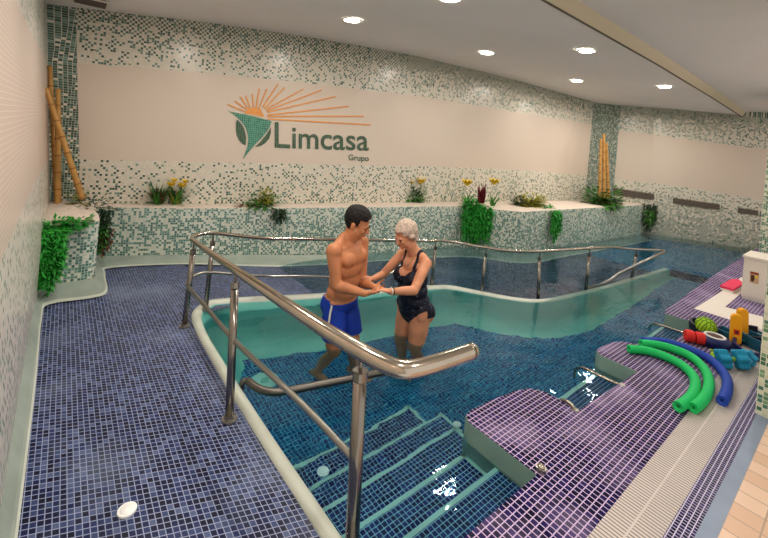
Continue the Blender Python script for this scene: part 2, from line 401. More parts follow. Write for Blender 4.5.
# pool edge wall: kerb + smooth teal coving down to the floor
mb=MB();PF=[(0,None),(0,.0),(.006,.012),(.035,.016),(.066,.010),(.082,-.012),(.10,-.1),(.15,-.36),(.19,-.52),(.25,-.63),(.34,-.69),(.44,ZF+.001)]
ring=[]
for i,p in enumerate(CS):
    t=(CS[min(i+1,len(CS)-1)]-CS[max(i-1,0)]).normalized();nrm=Vector((t.y,-t.x,0))
    s_=i/(len(CS)-1);x=p.x
    dz=0 if p.y>0 and i<30 else 0
    dz=it([(0,0),(.36,-.01),(.50,-.06),(.60,-.105),(.80,-.12),(1,-.21)],s_)
    row=[]
    for o_,z in PF:
        if z is None:zz=-.75
        elif z>-.05:zz=z+dz
        else: zz=min(z,z) if z<-.3 else z+dz*.6
        if x>5 and o_>.07: o_=.07+(o_-.07)*(1-.8*min(1,(x-5)/3.0))
        if x<1.0 and o_>.082: o_=.082+(o_-.082)*it([(0,.12),(2.7,.12),(3.35,1),(9,1)],p.y)
        row.append(mb.vert(p+nrm*o_+Vector((0,0,zz)),(s_*10,z or 0)))
    ring.append(row)
for A,B_ in zip(ring,ring[1:]):
    for k in range(len(PF)-1): mb.face([A[k],A[k+1],B_[k+1],B_[k]][::-1],0 if k>4 else 1)
mb.face(ring[-1],0)
mb.build('pool_wall',[M['teal'],M['coveline']],smooth=True,kind='structure')

# cove along the left wall, planter and bench
A_=[(-.09,.5,.07),(-.09,2.9,.07),(-.09,4.2,.07),(-.09,4.655,.06),(.25,4.655,.05),(.34,4.74,.05),(.345,5.3,.05),(.47,5.46,.03),(1.2,5.21,.02),(2.1,5.04,-.03),(3.09,4.85,-.09),(5.45,4.46,-.16),(6.21,3.77,-.2),(7.54,3.69,-.3),(11.04,3.44,-.5)]
D_=[(-.04,.5,.002),(-.025,2.9,.002),(-.03,4.05,.0),(.01,4.31,-.0),(.3,4.31,-.0),(.42,4.42,-.004),(.44,4.95,-.008),(.52,5.12,-.01),(1.2,4.98,-.02),(2.0,4.79,-.095),(2.98,4.60,-.185),(5.2,4.22,-.38),(6.05,3.55,-.45),(7.5,3.45,-.55),(11,3.22,-.66)]
A_=spline(A_,4);D_=spline(D_,4)
mb=MB()
for i in range(len(A_)-1):
    a,b,c,d=[Vector(q) for q in(A_[i],A_[i+1],D_[i+1],D_[i])]
    m1,m2=(a*.35+d*.65)+Vector((0,0,-.02)),(b*.35+c*.65)+Vector((0,0,-.02))
    m1.z=d.z+(a.z-d.z)*.25;m2.z=c.z+(b.z-c.z)*.25
    e1=d+(m1-d)*.45;e2=c+(m2-c)*.45
    mb.poly([a,m1,m2,b]);mb.poly([m1,e1,e2,m2]);mb.poly([e1,d,c,e2],mi=1)
mb.build('baseboard_left',[M['cove'],M['coveline']],kind='structure')

# bench along the back wall and the big planter (mosaic front, gravel top)
BT=.585
mb=MB();u=0
for a,b in zip(BL,BL[1:]):
    L=math.hypot(b[0]-a[0],b[1]-a[1])
    mb.poly([(a[0],a[1],-.75),(b[0],b[1],-.75),(b[0],b[1],BT),(a[0],a[1],BT)],[(u,-.75),(u+L,-.75),(u+L,BT),(u,BT)],[0,0,1,1]);u+=L
a=BL[-1];b=(11.16,3.72);mb.poly([(a[0],a[1],-.75),(b[0],b[1],-.75),(b[0],b[1],BT),(a[0],a[1],BT)],[(u,-.75),(u+.3,-.75),(u+.3,BT),(u,BT)],[0,0,1,1])
mb.build('trim_3',M['bench'],kind='structure')
# white top
mb=MB();bk=[(.33,5.67),(1.2,5.5),(3.09,5.18),(5.45,4.88),(6.23,4.78),(7.54,4.58),(10.0,4.33),(11.0,3.8),(11.16,3.6)]
fr=[(.33,5.5),(1.2,5.22),(3.09,4.86),(5.45,4.47),(6.23,3.78),(7.54,3.70),(9.8,3.54),(11.04,3.45),(11.16,3.5)]
for i in range(8):
    a,b,c,d=fr[i],fr[i+1],bk[i+1],bk[i]
    n_=24
    for j in range(n_):
        for k in range(5):
            def q(s,t):
                x=(a[0]*(1-s)+b[0]*s)*(1-t)+(d[0]*(1-s)+c[0]*s)*t;y=(a[1]*(1-s)+b[1]*s)*(1-t)+(d[1]*(1-s)+c[1]*s)*t
                return (x,y,BT+(noise.noise(Vector((x*14,y*14,0)))*.018+.012 if 0<t<1 else 0))
            mb.poly([q(j/n_,k/5),q((j+1)/n_,k/5),q((j+1)/n_,(k+1)/5),q(j/n_,(k+1)/5)])
o=mb.build('white_gravel',M['gravel'],smooth=True);weld(o);tag(o,'white gravel covering the top of the long mosaic bench','gravel',kind='stuff')
# left corner planter
mb=MB();pl=[(-.09,4.655),(.24,4.655),(.30,4.675),(.335,4.73),(.34,4.8),(.34,5.52)]
u=0
for a,b in zip(pl,pl[1:]):
    L=math.hypot(b[0]-a[0],b[1]-a[1])
    mb.poly([(a[0],a[1],-.05),(b[0],b[1],-.05),(b[0],b[1],.6),(a[0],a[1],.6)],[(u,-.05),(u+L,-.05),(u+L,.6),(u,.6)],[0,0,1,1]);u+=L
mb.build('trim_4',M['bench'],kind='structure')
mb=MB();c0=Vector((.1,5.1,.6))
rim=[(-.12,4.655),(.24,4.655),(.30,4.675),(.335,4.73),(.34,4.8),(.34,5.6),(-.12,5.72)]
for j in range(6):
    for i in range(len(rim)):
        a=Vector(rim[i]+(.6,));b=Vector(rim[(i+1)%len(rim)]+(.6,))
        for sseg in range(8):
            def q(s,t):
                p=a.lerp(b,s).lerp(c0,t);
                if t>0:p.z+=.03+.03*noise.noise(p*12)+.05*t
                return p
            mb.poly([q(sseg/8,j/6),q((sseg+1)/8,j/6),q((sseg+1)/8,(j+1)/6),q(sseg/8,(j+1)/6)])
o=mb.build('white_gravel',M['gravel'],smooth=True);weld(o);tag(o,'heap of white gravel filling the small corner planter at left','gravel',kind='stuff')

# deck with its piers and bays
pool_edge=[(.95,1.0),(2.0,1.0),(2.0,1.44),(2.03,1.49),(2.1,1.505),(2.3,1.49),(2.52,1.465),(2.64,1.43),(2.705,1.35),(2.72,1.12),(3.62,1.08),(3.61,1.36),(3.66,1.41),(3.75,1.415),(3.98,1.39),(4.09,1.34),(4.13,1.26),(4.14,1.10),(5.30,1.07),(5.26,1.36),(5.36,1.385),(7.0,1.44),(8.88,1.475),(12.6,1.5)]
mb=MB()
top=[(.95,.695)]+[(12.9,.695)]
outline=[(12.9,.695)]+pool_edge[::-1]+[(.95,.695)]
mb.poly([(x,y,0) for x,y in outline][::-1])
u=0
for a,b in zip(pool_edge,pool_edge[1:]):
    L=math.hypot(b[0]-a[0],b[1]-a[1]);mb.poly([(a[0],a[1],-.75),(b[0],b[1],-.75),(b[0],b[1],0),(a[0],a[1],0)],[(u,-.75),(u+L,-.75),(u+L,0),(u,0)],mi=1);u+=L
o=mb.build('pool_deck',[M['deck'],M['pier']],kind='structure')
# grating band, strips and peach floor
n=NT('grate_plastic');uv=n.new('ShaderNodeUVMap');uv.uv_map='UVMap';sp=n.new('ShaderNodeSeparateXYZ');n.l.new(uv.outputs[0],sp.inputs[0])
fr_=n.math('FRACT',n.math('MULTIPLY',sp.outputs[0],1/.021));gap=n.math('LESS_THAN',fr_,.36)
mid=n.math('LESS_THAN',n.math('ABSOLUTE',n.math('SUBTRACT',sp.outputs[1],.6)),.004)
gap=n.math('MULTIPLY',gap,n.math('SUBTRACT',1.0,mid))
n.l.new(n.mix(gap,n.mix(n.noise(5),lin((200,190,186)),lin((222,212,204))),lin((140,130,126))),n.b.inputs['Base Color']);n.b.inputs['Roughness'].default_value=.5
n.bump(n.math('MULTIPLY',gap,-1.0),.6,.005);M['grate']=n.m
mb=MB();mb.poly([(.9,.5,.001),(5.9,.5,.001),(5.9,.695,.001),(.9,.695,.001)])
o=mb.build('drain_grating',M['grate']);tag(o,'long white slatted drain grating running along the purple tiled deck','drain')
mb=MB()
for q in([(5.8,.5),(6.35,.5),(6.25,1.03),(6.9,1.03),(6.9,1.2),(5.78,1.22)],):mb.poly([(x,y,.003) for x,y in q])
mb.poly([(6.9,1.03,.003),(8.2,1.05,.003),(8.2,1.2,.003),(6.9,1.2,.003)])
o=mb.build('drain_cover',plain('cover_white',(226,218,208),.5));tag(o,'plain white drain cover turning the corner of the deck by the cabinet','drain')
def slab(name,y0,y1,m,x0=.9,x1=13,z=0,z0=-.1):
    q=MB();q.box((x0,y0,z0),(x1,y1,z));return q.build(name,M[m],kind='structure')
slab('floor_strip',.415,.5,'strip');slab('floor_border',.352,.415,'bluegrey');slab('floor',-1.5,.352,'peach')
mb=MB();mb.box((5.9,.5,-.1),(13,.695,-.0));mb.build('deck_end',M['deck'],kind='structure')

# steps
st=[(-.14,1.0,1.235,2.0),(-.265,1.235,1.455,2.0),(-.39,1.455,1.69,2.20),(-.515,1.69,1.90,2.30),(-.64,1.90,2.15,2.22)]
mb=MB();mn=MB()
for z,y0,y1,x1 in st:
    mb.box((1.0,y0-.01,ZF),(x1,y1,z));mn.box((1.0,y1-.02,z-.02),(x1,y1+.003,z+.004))
    if x1>2.0 or z<-.2: mn.box((x1-.022,y0,z-.02),(x1+.002,y1,z+.004))
o=mb.build('pool_steps',M['step'],kind='structure');mn.build('step_nosing',M['nose'],o,kind='structure')
# seats in the bays
for x0,x1 in((2.70,3.62),(4.13,5.30)):
    mb=MB();mb.box((x0,1.05,ZF),(x1,1.37,-.2));o=mb.build('bay_seat',M['step'],kind='structure')
    mb=MB();mb.box((x0,1.345,-.22),(x1,1.375,-.196));mb.build('bay_nosing',M['nose'],o,kind='structure')
# water
mb=MB();N=1
wpoly=[(.95,.98),(12.6,.98),(12.6,1.0),(12.2,1.55),(11.9,2.45),(11.3,3.47),(10.7,4.1),(9.9,4.3),(6.1,4.78),(3.3,5.13),(.95,5.5)]
mb.poly([(x,y,ZW) for x,y in wpoly])
o=mb.build('pool_water',M['water']);tag(o,'clear teal blue water filling the pool and flooded ramp','water',kind='stuff')
# underwater round inlet, dark channel
mb=MB();mb.tube([(1.425,3.05,ZF),(1.425,3.05,ZF+.012)],.11,28);q=plain('inlet_teal',(176,232,222),.4)
root=thing('floor_inlet','pale round inlet plate on the pool floor near the left rail','pool inlet',(1.425,3.05,ZF));mb.build('plate',q,root,origin=(1.425,3.05,ZF));mb=MB();mb.tube([(1.425,3.05,ZF+.012),(1.425,3.05,ZF+.018)],.03,16);mb.build('screw_cap',M['teal'],root,origin=(1.425,3.05,ZF))
mb=MB();mb.prism([(8.2,2.15),(8.3,1.5),(8.75,1.53),(8.65,2.2)],ZF,ZF+.03);o=mb.build('floor_channel',plain('channel_dark',(14,48,84),.5));tag(o,'dark drain channel strip on the pool floor past the submerged wall end','drain channel')
for q,rr,lab in((P(127,511,0),.036,'white disc modelling a ceiling light reflection on the near corridor tiles'),(Vector(PWp(323,472,-.265)),.034,'white disc modelling a ceiling light reflection on a pool step below the near rail post'),(Vector(PWp(457,424,-.39)),.03,'white disc modelling a ceiling light reflection on the steps next to the first pier')):  # white discs modelled in place of ceiling-light reflections on floor and steps
    r=thing('reflection_disc',lab,'reflection',tuple(q),'modelled light reflections');mb=MB();mb.tube([q,q+Vector((0,0,.008))],rr,24);mb.build('rim',M['reflection'],r,origin=q)
    mb=MB();mb.ell(q+Vector((0,0,.007)),(rr*.75,rr*.75,.006));mb.build('cap',M['reflection'],r,smooth=True,origin=q)  # cap: domed top of the disc that imitates a reflection
# columns
def column(name,x0,y1,x1,y0,z1,label):
    mb=MB();cc=[(x0,y0,0),(x1,y0,0),(x1,y1,0),(x0,y1,0)]
    mb.box((x0,y0,0),(x1,y1,z1));mb.lvl=[.5]*len(mb.v)
    o=mb.build(name,M['column'],kind='structure');return o
column('trim_5',3.795,.424,4.35,-.2,3.15,'')
q=P(757.5,267,0);column('trim_6',q.x,q.y,q.x+.5,q.y-.8,3.1,'')

# ------------------------------------------------------------------ WALL FITTINGS
SEG=[(Vector(WP[i]+(0,)),Vector(WP[i+1]+(0,))) for i in range(len(WP)-1)]
def onwall(px,py,off=.006):
    d=ray(px,py);best=None
    for a,b in SEG:
        e=b-a;den=d.x*e.y-d.y*e.x
        if abs(den)<1e-9:continue
        t=(a.x*e.y-a.y*e.x)/den;s=(a.x*d.y-a.y*d.x)/den
        if t>0 and -.001<=s<=1.001:
            nn=Vector((e.y,-e.x,0)).normalized()
            if nn.dot(d)>0:nn=-nn
            p=Vector((0,0,H))+d*t+nn*off;best=(p,nn,e.normalized());break
    return best
# wall vents on the far wall
for quad in([(613.4,187.7),(654,194.0),(654,199.6),(613,195.2)],[(672.8,197.7),(719.7,204.2),(719.5,209.9),(672.6,203.2)],[(738,207.6),(757.9,210.4),(757.9,215.6),(737.8,212.8)]):
    pts=[onwall(x,y,.01)[0] for x,y in quad];nn=onwall(*quad[0])[1]
    names=['nearest the bamboo and big planter','in the middle of the three','beside the tiled pillar at right']
    idx=[613.4,672.8,738].index(quad[0][0])
    r=thing('wall_vent','long slatted air vent on the far wall, '+names[idx],'vent',tuple((pts[0]+pts[2])/2),'air vents on the far wall')
    mb=MB();mb.poly(pts);mb.build('backing',M['vent'],r,origin=r.location)
    for k in range(4):
        t=(k+.5)/4;a=pts[0].lerp(pts[3],t)+nn*.01;b=pts[1].lerp(pts[2],t)+nn*.01
        mb=MB();mb.tube([a,b],.007,6);mb.build('slat',M['ventl'],r,origin=r.location)
# ceiling air vent (top left) and downlights
def ceilz(x,y):
    # plane between beam line and wall head
    ys=it(BY,x);zs=zc(x)-(.09 if x>2 else .05)
    yw=it([(w[0],w[1]) for w in wt],x);zw_=it([(w[0],w[2]) for w in wt],x)
    return zs+(zw_-zs)*min(1,max(0,(y-ys)/(yw-ys)))
c=P(91,-3,2.86)
r=thing('ceiling_vent','small dark square air vent in the ceiling by the left wall','vent',(c.x,c.y,c.z))
c.z=ceilz(c.x,c.y)-.004;r.location=c
mb=MB();mb.box((-.16,-.16,-.012),(.16,.16,0));mb.v=[v+c for v in mb.v];mb.build('frame',M['cab'],r,origin=c)
mb=MB();mb.box((-.135,-.135,-.016),(.135,.135,-.002));mb.v=[v+c for v in mb.v];mb.build('grille',M['vent'],r,origin=c)
LIGHTS=[(352,20,'first ceiling downlight from the left, above the wall lettering'),(450,-2,'ceiling downlight cut by the top edge of the picture'),(487,53,'ceiling downlight left of the pair, near the back wall'),(587,51,'large ceiling downlight nearest the beam'),(577,81,'small far downlight directly below the large one, near the back wall'),(665,87,'rightmost ceiling downlight above the far wall vents')]
lamps=[]
for px,py,lab in LIGHTS:
    z=2.9
    for _ in range(6): p=P(px,py,z);z=ceilz(p.x,p.y)-.012
    r=thing('ceiling_downlight','round white '+lab if not lab[0:5]=='large' else lab,'downlight',tuple(p),'round ceiling downlights')
    r['label']='lit '+lab
    mb=MB();ring_=[]
    for k in range(28):
        a=2*PI*k/28
        ring_.append((Vector((math.cos(a)*.115,math.sin(a)*.115,0)),Vector((math.cos(a)*.092,math.sin(a)*.092,-.008)),Vector((math.cos(a)*.088,math.sin(a)*.088,.004))))
    for k in range(28):
        A=ring_[k];B_=ring_[(k+1)%28];mb.poly([p+A[0],p+B_[0],p+B_[1],p+A[1]]);mb.poly([p+A[1],p+B_[1],p+B_[2],p+A[2]])
    mb.build('trim_ring',M['white'],r,origin=p)
    mb=MB();mb.poly([p+Vector((math.cos(-2*PI*k/28)*.09,math.sin(-2*PI*k/28)*.09,-.003)) for k in range(28)]);mb.build('diffuser',M['lamp'],r,origin=p)
    lamps.append(p)

# ------------------------------------------------------------------ LOGO ON THE BACK WALL
logo_c=onwall(298,115)[0]
logo=thing('wall_sign','mosaic sign reading Limcasa Grupo with orange sun rays and green leaf on the back wall','wall sign',tuple(logo_c))
def wallpoly(mb,pts,off=.006,uvs=None):
    q=[onwall(x,y,off)[0] for x,y in pts];a0=onwall(230,120)[0]
    mb.poly(q,[((p-a0).xy.length,p.z) for p in q])
Zm=lambda x,y:(220+x/4.8,70+y/4.8)
mb=MB()
main=[(35,195),(60,202),(90,208),(120,213),(165,224),(205,234),(247,246),(240,268),(225,295),(200,325),(170,355),(150,378),(130,402),(108,430),(122,395),(133,360),(135,330),(131,300),(120,272),(104,248),(80,225),(58,208)]
from mathutils.geometry import tessellate_polygon
def tess(mb,pts,off):
    tri=tessellate_polygon([[Vector((x,y,0)) for x,y in pts]])
    for t in tri: wallpoly(mb,[pts[i] for i in t],off)
tess(mb,[Zm(*p) for p in main],.008);mb.build('leaf',M['sign'],logo,origin=logo_c)
mb=MB();tess(mb,[Zm(*p) for p in[(80,236),(97,252),(112,274),(121,300),(125,330),(122,362),(105,352),(90,335),(80,312),(76,285),(76,258)]],.007)
mb.build('leaf_side',M['signd'],logo,origin=logo_c)
mb=MB();tess(mb,[Zm(*p) for p in[(243,274),(244,300),(236,328),(218,350),(195,364),(168,370),(190,348),(212,322),(230,297)]],.007)
mb.build('leaf_side',M['signd'],logo,origin=logo_c)
mb=MB();sun=[(165+44*math.cos(a)*1.0,215-36*math.sin(a)) for a in [PI*k/16 for k in range(17)]];sun=[(165+46*math.cos(PI*k/16),214-34*math.sin(PI*k/16)+(p*0)) for k,p in enumerate([0]*17)]
sun=[(x,y+(12 if k<4 else -4 if k>13 else 0)) for k,(x,y) in enumerate(sun)]
tess(mb,[Zm(*p) for p in sun]+[Zm(140,212)],.005);mb.build('sun',M['orange'],logo,origin=logo_c)
for ex,ey in[(35,165),(70,148),(97,128),(122,122),(155,115),(187,90),(225,90),(278,68),(310,85),(400,92),(487,97),(553,128),(617,174),(688,222),(722,263)]:
    cx_,cy_=165,216;dx,dy=ex-cx_,ey-cy_;L=math.hypot(dx,dy);dx/=L;dy/=L;r0=46 if L<160 else 60
    sx,sy=cx_+dx*r0*1.05,cy_+dy*r0*(.75 if abs(dx)<.8 else 1);
    if ex>600: sy+=6+(8 if ex>700 else 0)
    w=3.0;dx2,dy2=ex-sx,ey-sy;l2=math.hypot(dx2,dy2);nx,ny=-dy2/l2,dx2/l2
    mb=MB();K_=8
    for j in range(K_):
        ax_,ay_=sx+(ex-sx)*j/K_,sy+(ey-sy)*j/K_;bx_,by_=sx+(ex-sx)*(j+1)/K_,sy+(ey-sy)*(j+1)/K_
        wallpoly(mb,[Zm(ax_+nx*w,ay_+ny*w),Zm(ax_-nx*w,ay_-ny*w),Zm(bx_-nx*w,by_-ny*w),Zm(bx_+nx*w,by_+ny*w)],.010)
    mb.build('ray',M['orange'],logo,origin=logo_c)
def textmesh(txt,offset=.0):
    cu=bpy.data.curves.new('t','FONT');cu.body=txt;cu.size=1;cu.offset=offset;cu.resolution_u=4
    o=bpy.data.objects.new('t',cu);C.objects.link(o);dg=bpy.context.evaluated_depsgraph_get();me=bpy.data.meshes.new_from_object(o.evaluated_get(dg))
    vs=[v.co.copy() for v in me.vertices];fs=[list(p.vertices) for p in me.polygons];bpy.data.objects.remove(o);return vs,fs
def letters(name,txt,tl,tr_,bl_,br,mat,parent,off,fat=0):
    vs,fs=textmesh(txt,fat);x0=min(v.x for v in vs);x1=max(v.x for v in vs);y0=0;y1=max(v.y for v in vs)
    mb=MB();a0=onwall(230,120)[0]
    for v in vs:
        s=(v.x-x0)/(x1-x0);t=(v.y-y0)/(y1-y0)
        px=(bl_[0]*(1-s)+br[0]*s)*(1-t)+(tl[0]*(1-s)+tr_[0]*s)*t;py=(bl_[1]*(1-s)+br[1]*s)*(1-t)+(tl[1]*(1-s)+tr_[1]*s)*t
        p=onwall(px,py,off)[0];mb.vert(p,((p-a0).xy.length,p.z))
    for q in fs: mb.face(q)
    return mb.build(name,mat,parent,origin=logo_c)
mb=MB();a0=(262,250)
tess(mb,[Zm(*p) for p in[(262,250),(281,250),(281,354),(336,358),(336,376),(262,372)]],.007);mb.build('letter_shape',M['signd'],logo,origin=logo_c)
letters('lettering','imcasa',(Zm(346,276)),(Zm(713,292)),(Zm(346,374)),(Zm(713,386)),M['signd'],logo,.007,.012)
letters('small_lettering','Grupo',(Zm(616,404)),(Zm(713,410)),(Zm(616,432)),(Zm(713,438)),M['signd'],logo,.007,.01)

# ------------------------------------------------------------------ HANDRAILS
TOPR=[(188,237),(310,239),(433,241),(455,241),(480,247),(520,252),(570,250),(600,247),(672,251)]
def railpt(x,y,rows,z0=.5):
    z=z0
    for _ in range(15): z=zrow(it(rows,pr(x,y,z)[0]),x,y)
    return Vector((x,y,z))
hr=thing('handrail','long curving polished steel handrail around the central pool edge','handrail',(.86,1.1,0))
o0=hr.location
front=[(472,351,.82),(440,362,.82),(416,368.5,.82),(404,369.5,.82),(394,367.5,.82),(380,361.5,.82),(362,352,.82),(330,333,.817),(300,313.5,.81),(270,293.5,.80),(236,270.5,.78),(210,252.5,.73),(194,241,.69)]
path=[P(a,b,z) for a,b,z in front]
cur=[(.885,3.50),(.95,3.62),(1.10,3.66)]
cz=[.682,.676,.672]
path+=[Vector((x,y,z)) for (x,y),z in zip(cur,cz)]
for x,y in[(1.6,3.74),(2.10,3.63),(2.9,3.46),(3.45,3.345),(3.75,3.25),(4.0,3.0),(4.25,2.72),(4.6,2.5),(5.48,2.36),(6.1,2.31),(6.6,2.29)]:
    path.append(railpt(x,y,TOPR))
zz=path[-1].z
path.append(P(640,249.6,zz-.02));path.append(P(662,250.2,zz-.03))
path=spline(path,6)
rad=[max(.017,.033-.0065*(p-Vector((.95,1.1,.82))).length) for p in path]
mb=MB();mb.tube(path,rad,18);mb.build('top_rail',M['steel'],hr,smooth=True,origin=o0)
endp=path[-1]
# rounded end caps
for p,r_ in((path[0],rad[0]),(path[-1],rad[-1])):
    mb=MB();mb.ell(p,r_*1.0);mb.build('end_cap',M['steel'],hr,smooth=True,origin=o0)
# middle rail
mid=[(351,456,.40),(300,402,.40),(236,342,.40),(205,306,.37),(190,289,.33)]
mp_=[P(*q) for q in mid]
mp_+=[Vector((.87,3.47,.33)),Vector((.95,3.60,.33)),Vector((1.10,3.64,.325))]
MR=[(190,277),(200,275),(258,276),(330,276.5),(433,279)]
for x,y in[(1.6,3.74),(2.10,3.63),(2.9,3.46)]: mp_.append(railpt(x,y,MR,.3))
mp_.append(Vector((3.25,3.41,.2)));mp_.append(Vector((3.45,3.37,.0)));mp_.append(Vector((3.5,3.36,-.25)))
mb=MB();mb.tube(spline(mp_,6),.0135,12);mb.build('middle_rail',M['steel2'],hr,smooth=True,origin=o0)
# lower rail at the far end rising out of the water to the tip
lp=[Vector((5.6,2.37,-.19)),Vector((6.2,2.3,-.1)),P(620,273,-.0),P(650,258.5,.26),P(664,252,zz-.05),endp]
mb=MB();mb.tube(spline(lp,6),.018,12);mb.build('lower_rail',M['steel2'],hr,smooth=True,origin=o0)
def post(x,y,zb,top=None,r=.022):
    d=[abs(pr(*p)[0]-top)+(100 if (p-Vector((x,y,p.z))).length>.6 else 0) if top else (p-Vector((x,y,p.z))).length for p in path];i=d.index(min(d));tp=path[i]
    mb=MB();zt=tp.z-.075;b=Vector((x,y,zb));t=Vector((tp.x,tp.y,zt))
    mb.tube([b,t],r,16);po=mb.build('post',M['steel4'],hr,smooth=True,origin=o0)
    mb=MB();mb.tube([t-(t-b).normalized()*.03,t+Vector((0,0,.004))],r*1.12,16);mb.tube([t,Vector((tp.x,tp.y,tp.z))],.008,10);q=mb.build('collar',M['steel4'],po,smooth=False,origin=o0)
    mb=MB();mb.tube([b,b+Vector((0,0,.012))],r*1.8,20);mb.tube([b+Vector((0,0,.012)),b+Vector((0,0,.03))],r*1.25,16);mb.build('base_flange',M['steel2'],po,origin=o0)
post(.965,1.17,0,363,r=.027);post(.83,2.185,0,238,r=.023);post(.86,3.40,0,r=.021);post(1.09,3.66,-.01,r=.02)
for x,y,z in[(3.62,3.32,-.2),(4.08,2.92,-.25),(4.63,2.48,-.28),(5.6,2.35,-.3),(6.9,2.27,-.4)]: post(x,y,z,r=.02)
# stair grab rail low over the water
gp=[P(241,397,-.10),P(242,384,-.0),P(247,380.5,.02),P(256,387,.02),P(266,391,.02),P(282,391.5,.02),P(320,384.5,.02),P(400,368.5,.02),P(462,355,.02)]
g=thing('grab_rail','dull steel grab rail low across the bottom of the pool stairs','grab rail',tuple(gp[0]))
mb=MB();mb.tube(spline(gp,6),[.016]*7+[.019]*6+[.023]*36,14);mb.build('bar',M['steel3'],g,smooth=True,origin=g.location)
mb=MB();mb.tube([gp[0]-Vector((0,0,.02)),gp[0]+Vector((0,0,.008))],.03,16);mb.build('foot_plate',M['steel2'],g,origin=g.location)
# armrest bars in the bays
for k,(pts,lab) in enumerate([([(622,386,-.01),(600,376,.01),(586,369,.01),(579,367.5,-.03),(575,371,-.10),(574,380,-.17)],'thin chrome armrest bar against the second pier'),([(575,411,-.005),(572,405,.02),(566,401,.02),(560,400.5,-.02),(556,404,-.12)],'short curved chrome bar peeking from behind the first pier'),([(689,335,-.01),(670,328,.01),(658,324.5,.01),(652,324,-.04),(649,328,-.12)],'thin chrome armrest bar in the far bay beside the red float')]):
    pp=[P(*q) for q in pts];r=thing('armrest_bar',lab,'armrest',tuple(pp[0]),'chrome bars in the seat bays')
    mb=MB();mb.tube(spline(pp,6),.011,12);mb.build('bar',M['steel'],r,smooth=True,origin=pp[0])
    mb=MB();mb.tube([pp[0]+Vector((0,.0,-.005)),pp[0]+Vector((0,.0,.012))],.022,14);mb.build('wall_flange',M['steel2'],r,origin=pp[0])
# chrome disc modelled in place of a downlight reflection on the first pier
p=P(541,471,0);r=thing('glint_disc','round chrome disc modelling a downlight reflection at the near corner of the first pier','glint',tuple(p))
mb=MB();mb.tube([p,p+Vector((0,0,.02))],.026,20);mb.build('glint_base',M['steel2'],r,origin=p);mb=MB();mb.ell(p+Vector((0,0,.022)),(.02,.02,.014));mb.build('cap',M['steel'],r,smooth=True,origin=p)  # cap: domed top of the disc that imitates a reflection

# ------------------------------------------------------------------ BAMBOO
def cane(a,b,r,label,group):
    a=Vector(a);b=Vector(b);t=thing('bamboo_pole',label,'bamboo pole',tuple(a),group);n_=7
    mb=MB();path=[];rs=[]
    for i in range(n_*4+1):
        s=i/(n_*4);path.append(a.lerp(b,s));rs.append(r*(1.0+(.16 if i%4==0 else 0)-.25*s))
    mb.tube(path,rs,12);mb.build('cane',M['bamboo'],t,smooth=True,origin=a)
    for i in range(1,n_):
        mb=MB()
        p=a.lerp(b,i/n_);d=(b-a).normalized();mb.tube([p-d*.008,p+d*.008],r*1.2*(1-.25*i/n_),12,cap=False);mb.build('knot',M['bambood'],t,smooth=True,origin=a)
G='bamboo poles leaning in the left corner'
cane(B(82.5,199,4.25),B(46,88,4.05),.03,'thick bamboo pole leaning across the other two in the left corner',G)
cane(B(58,206,4.22),B(58,89,4.26),.03,'upright bamboo pole nearest the white panel in the left corner',G)
cane(B(57,206,4.33),B(50,66,4.34),.026,'tallest thin bamboo pole behind the others in the left corner',G)
G='bamboo poles standing in the far right corner'
cane(B(599.5,198,8.75),B(601,139,8.85),.036,'bamboo pole at left of the bundle in the far corner',G)
cane(B(604,198,8.8),B(604,134,8.9),.036,'tallest bamboo pole in the middle of the far corner bundle',G)
cane(B(608.5,198,8.85),B(606.5,143,8.95),.034,'bamboo pole at right of the bundle in the far corner',G)

# ------------------------------------------------------------------ PLANTS
def leaf(mb,p,d,L,w,droop=.3,mi=0):
    d=d.normalized();s=d.cross(Z0)
    s=s.normalized() if s.length>1e-3 else Vector((1,0,0))
    p1=p+d*L*.45+Vector((0,0,-droop*L*.15));p2=p+d*L+Vector((0,0,-droop*L*.6))
    a=[mb.vert(q) for q in(p,p1+s*w/2,p2,p1-s*w/2,p1+Vector((0,0,w*.15)))]
    mb.face([a[0],a[1],a[4]],mi);mb.face([a[1],a[2],a[4]],mi);mb.face([a[2],a[3],a[4]],mi);mb.face([a[3],a[0],a[4]],mi)
def blade(mb,p,d,L,w,arch=.5,k=5):
    d=d.normalized();s=d.cross(Z0);s=s.normalized() if s.length>1e-3 else Vector((1,0,0));pr_=None;q=Vector(p)
    for i in range(k+1):
        t=i/k;ww=w*math.sin(PI*(.15+.85*t))*(1-t*.6)+.001
        a=mb.vert(q+s*ww/2);b=mb.vert(q-s*ww/2)
        if pr_:mb.face([pr_[0],pr_[1],b,a])
        pr_=(a,b);q=q+(d+Vector((0,0,-arch*t*1.6))).normalized()*L/k
def rdir(up0=-.2,up1=1):
    a=random.random()*2*PI;return Vector((math.cos(a),math.sin(a),random.uniform(up0,up1)))
def trail(root,p,w,drop,n,leafL,mat,axis,thick=.08,name='trailing_foliage',taper=.3):
    """strands hanging down from p, spread along axis by w"""
    mb=MB();axis=axis.normalized();out=Vector((axis.y,-axis.x,0))
    if out.dot(F0)>0: out=-out
    for k in range(n):
        s=random.uniform(-.5,.5);L=drop*random.uniform(.65,1)*(1-taper*abs(s)*2);q=p+axis*s*w+out*random.uniform(0,thick);m=max(4,int(L/leafL*2.2))
        for j in range(m):
            t=j/m;pos=q+Vector((0,0,-L*t))+out*(thick*.4*math.sin(PI*min(1,t*3)/2))
            d=(axis*random.uniform(-1,1)+out*random.uniform(-.2,1)+Vector((0,0,random.uniform(-1,.3))))
            leaf(mb,pos,d,leafL*random.uniform(.7,1.2),leafL*.42,.5)
    return mb.build(name,mat,root,origin=root.location)
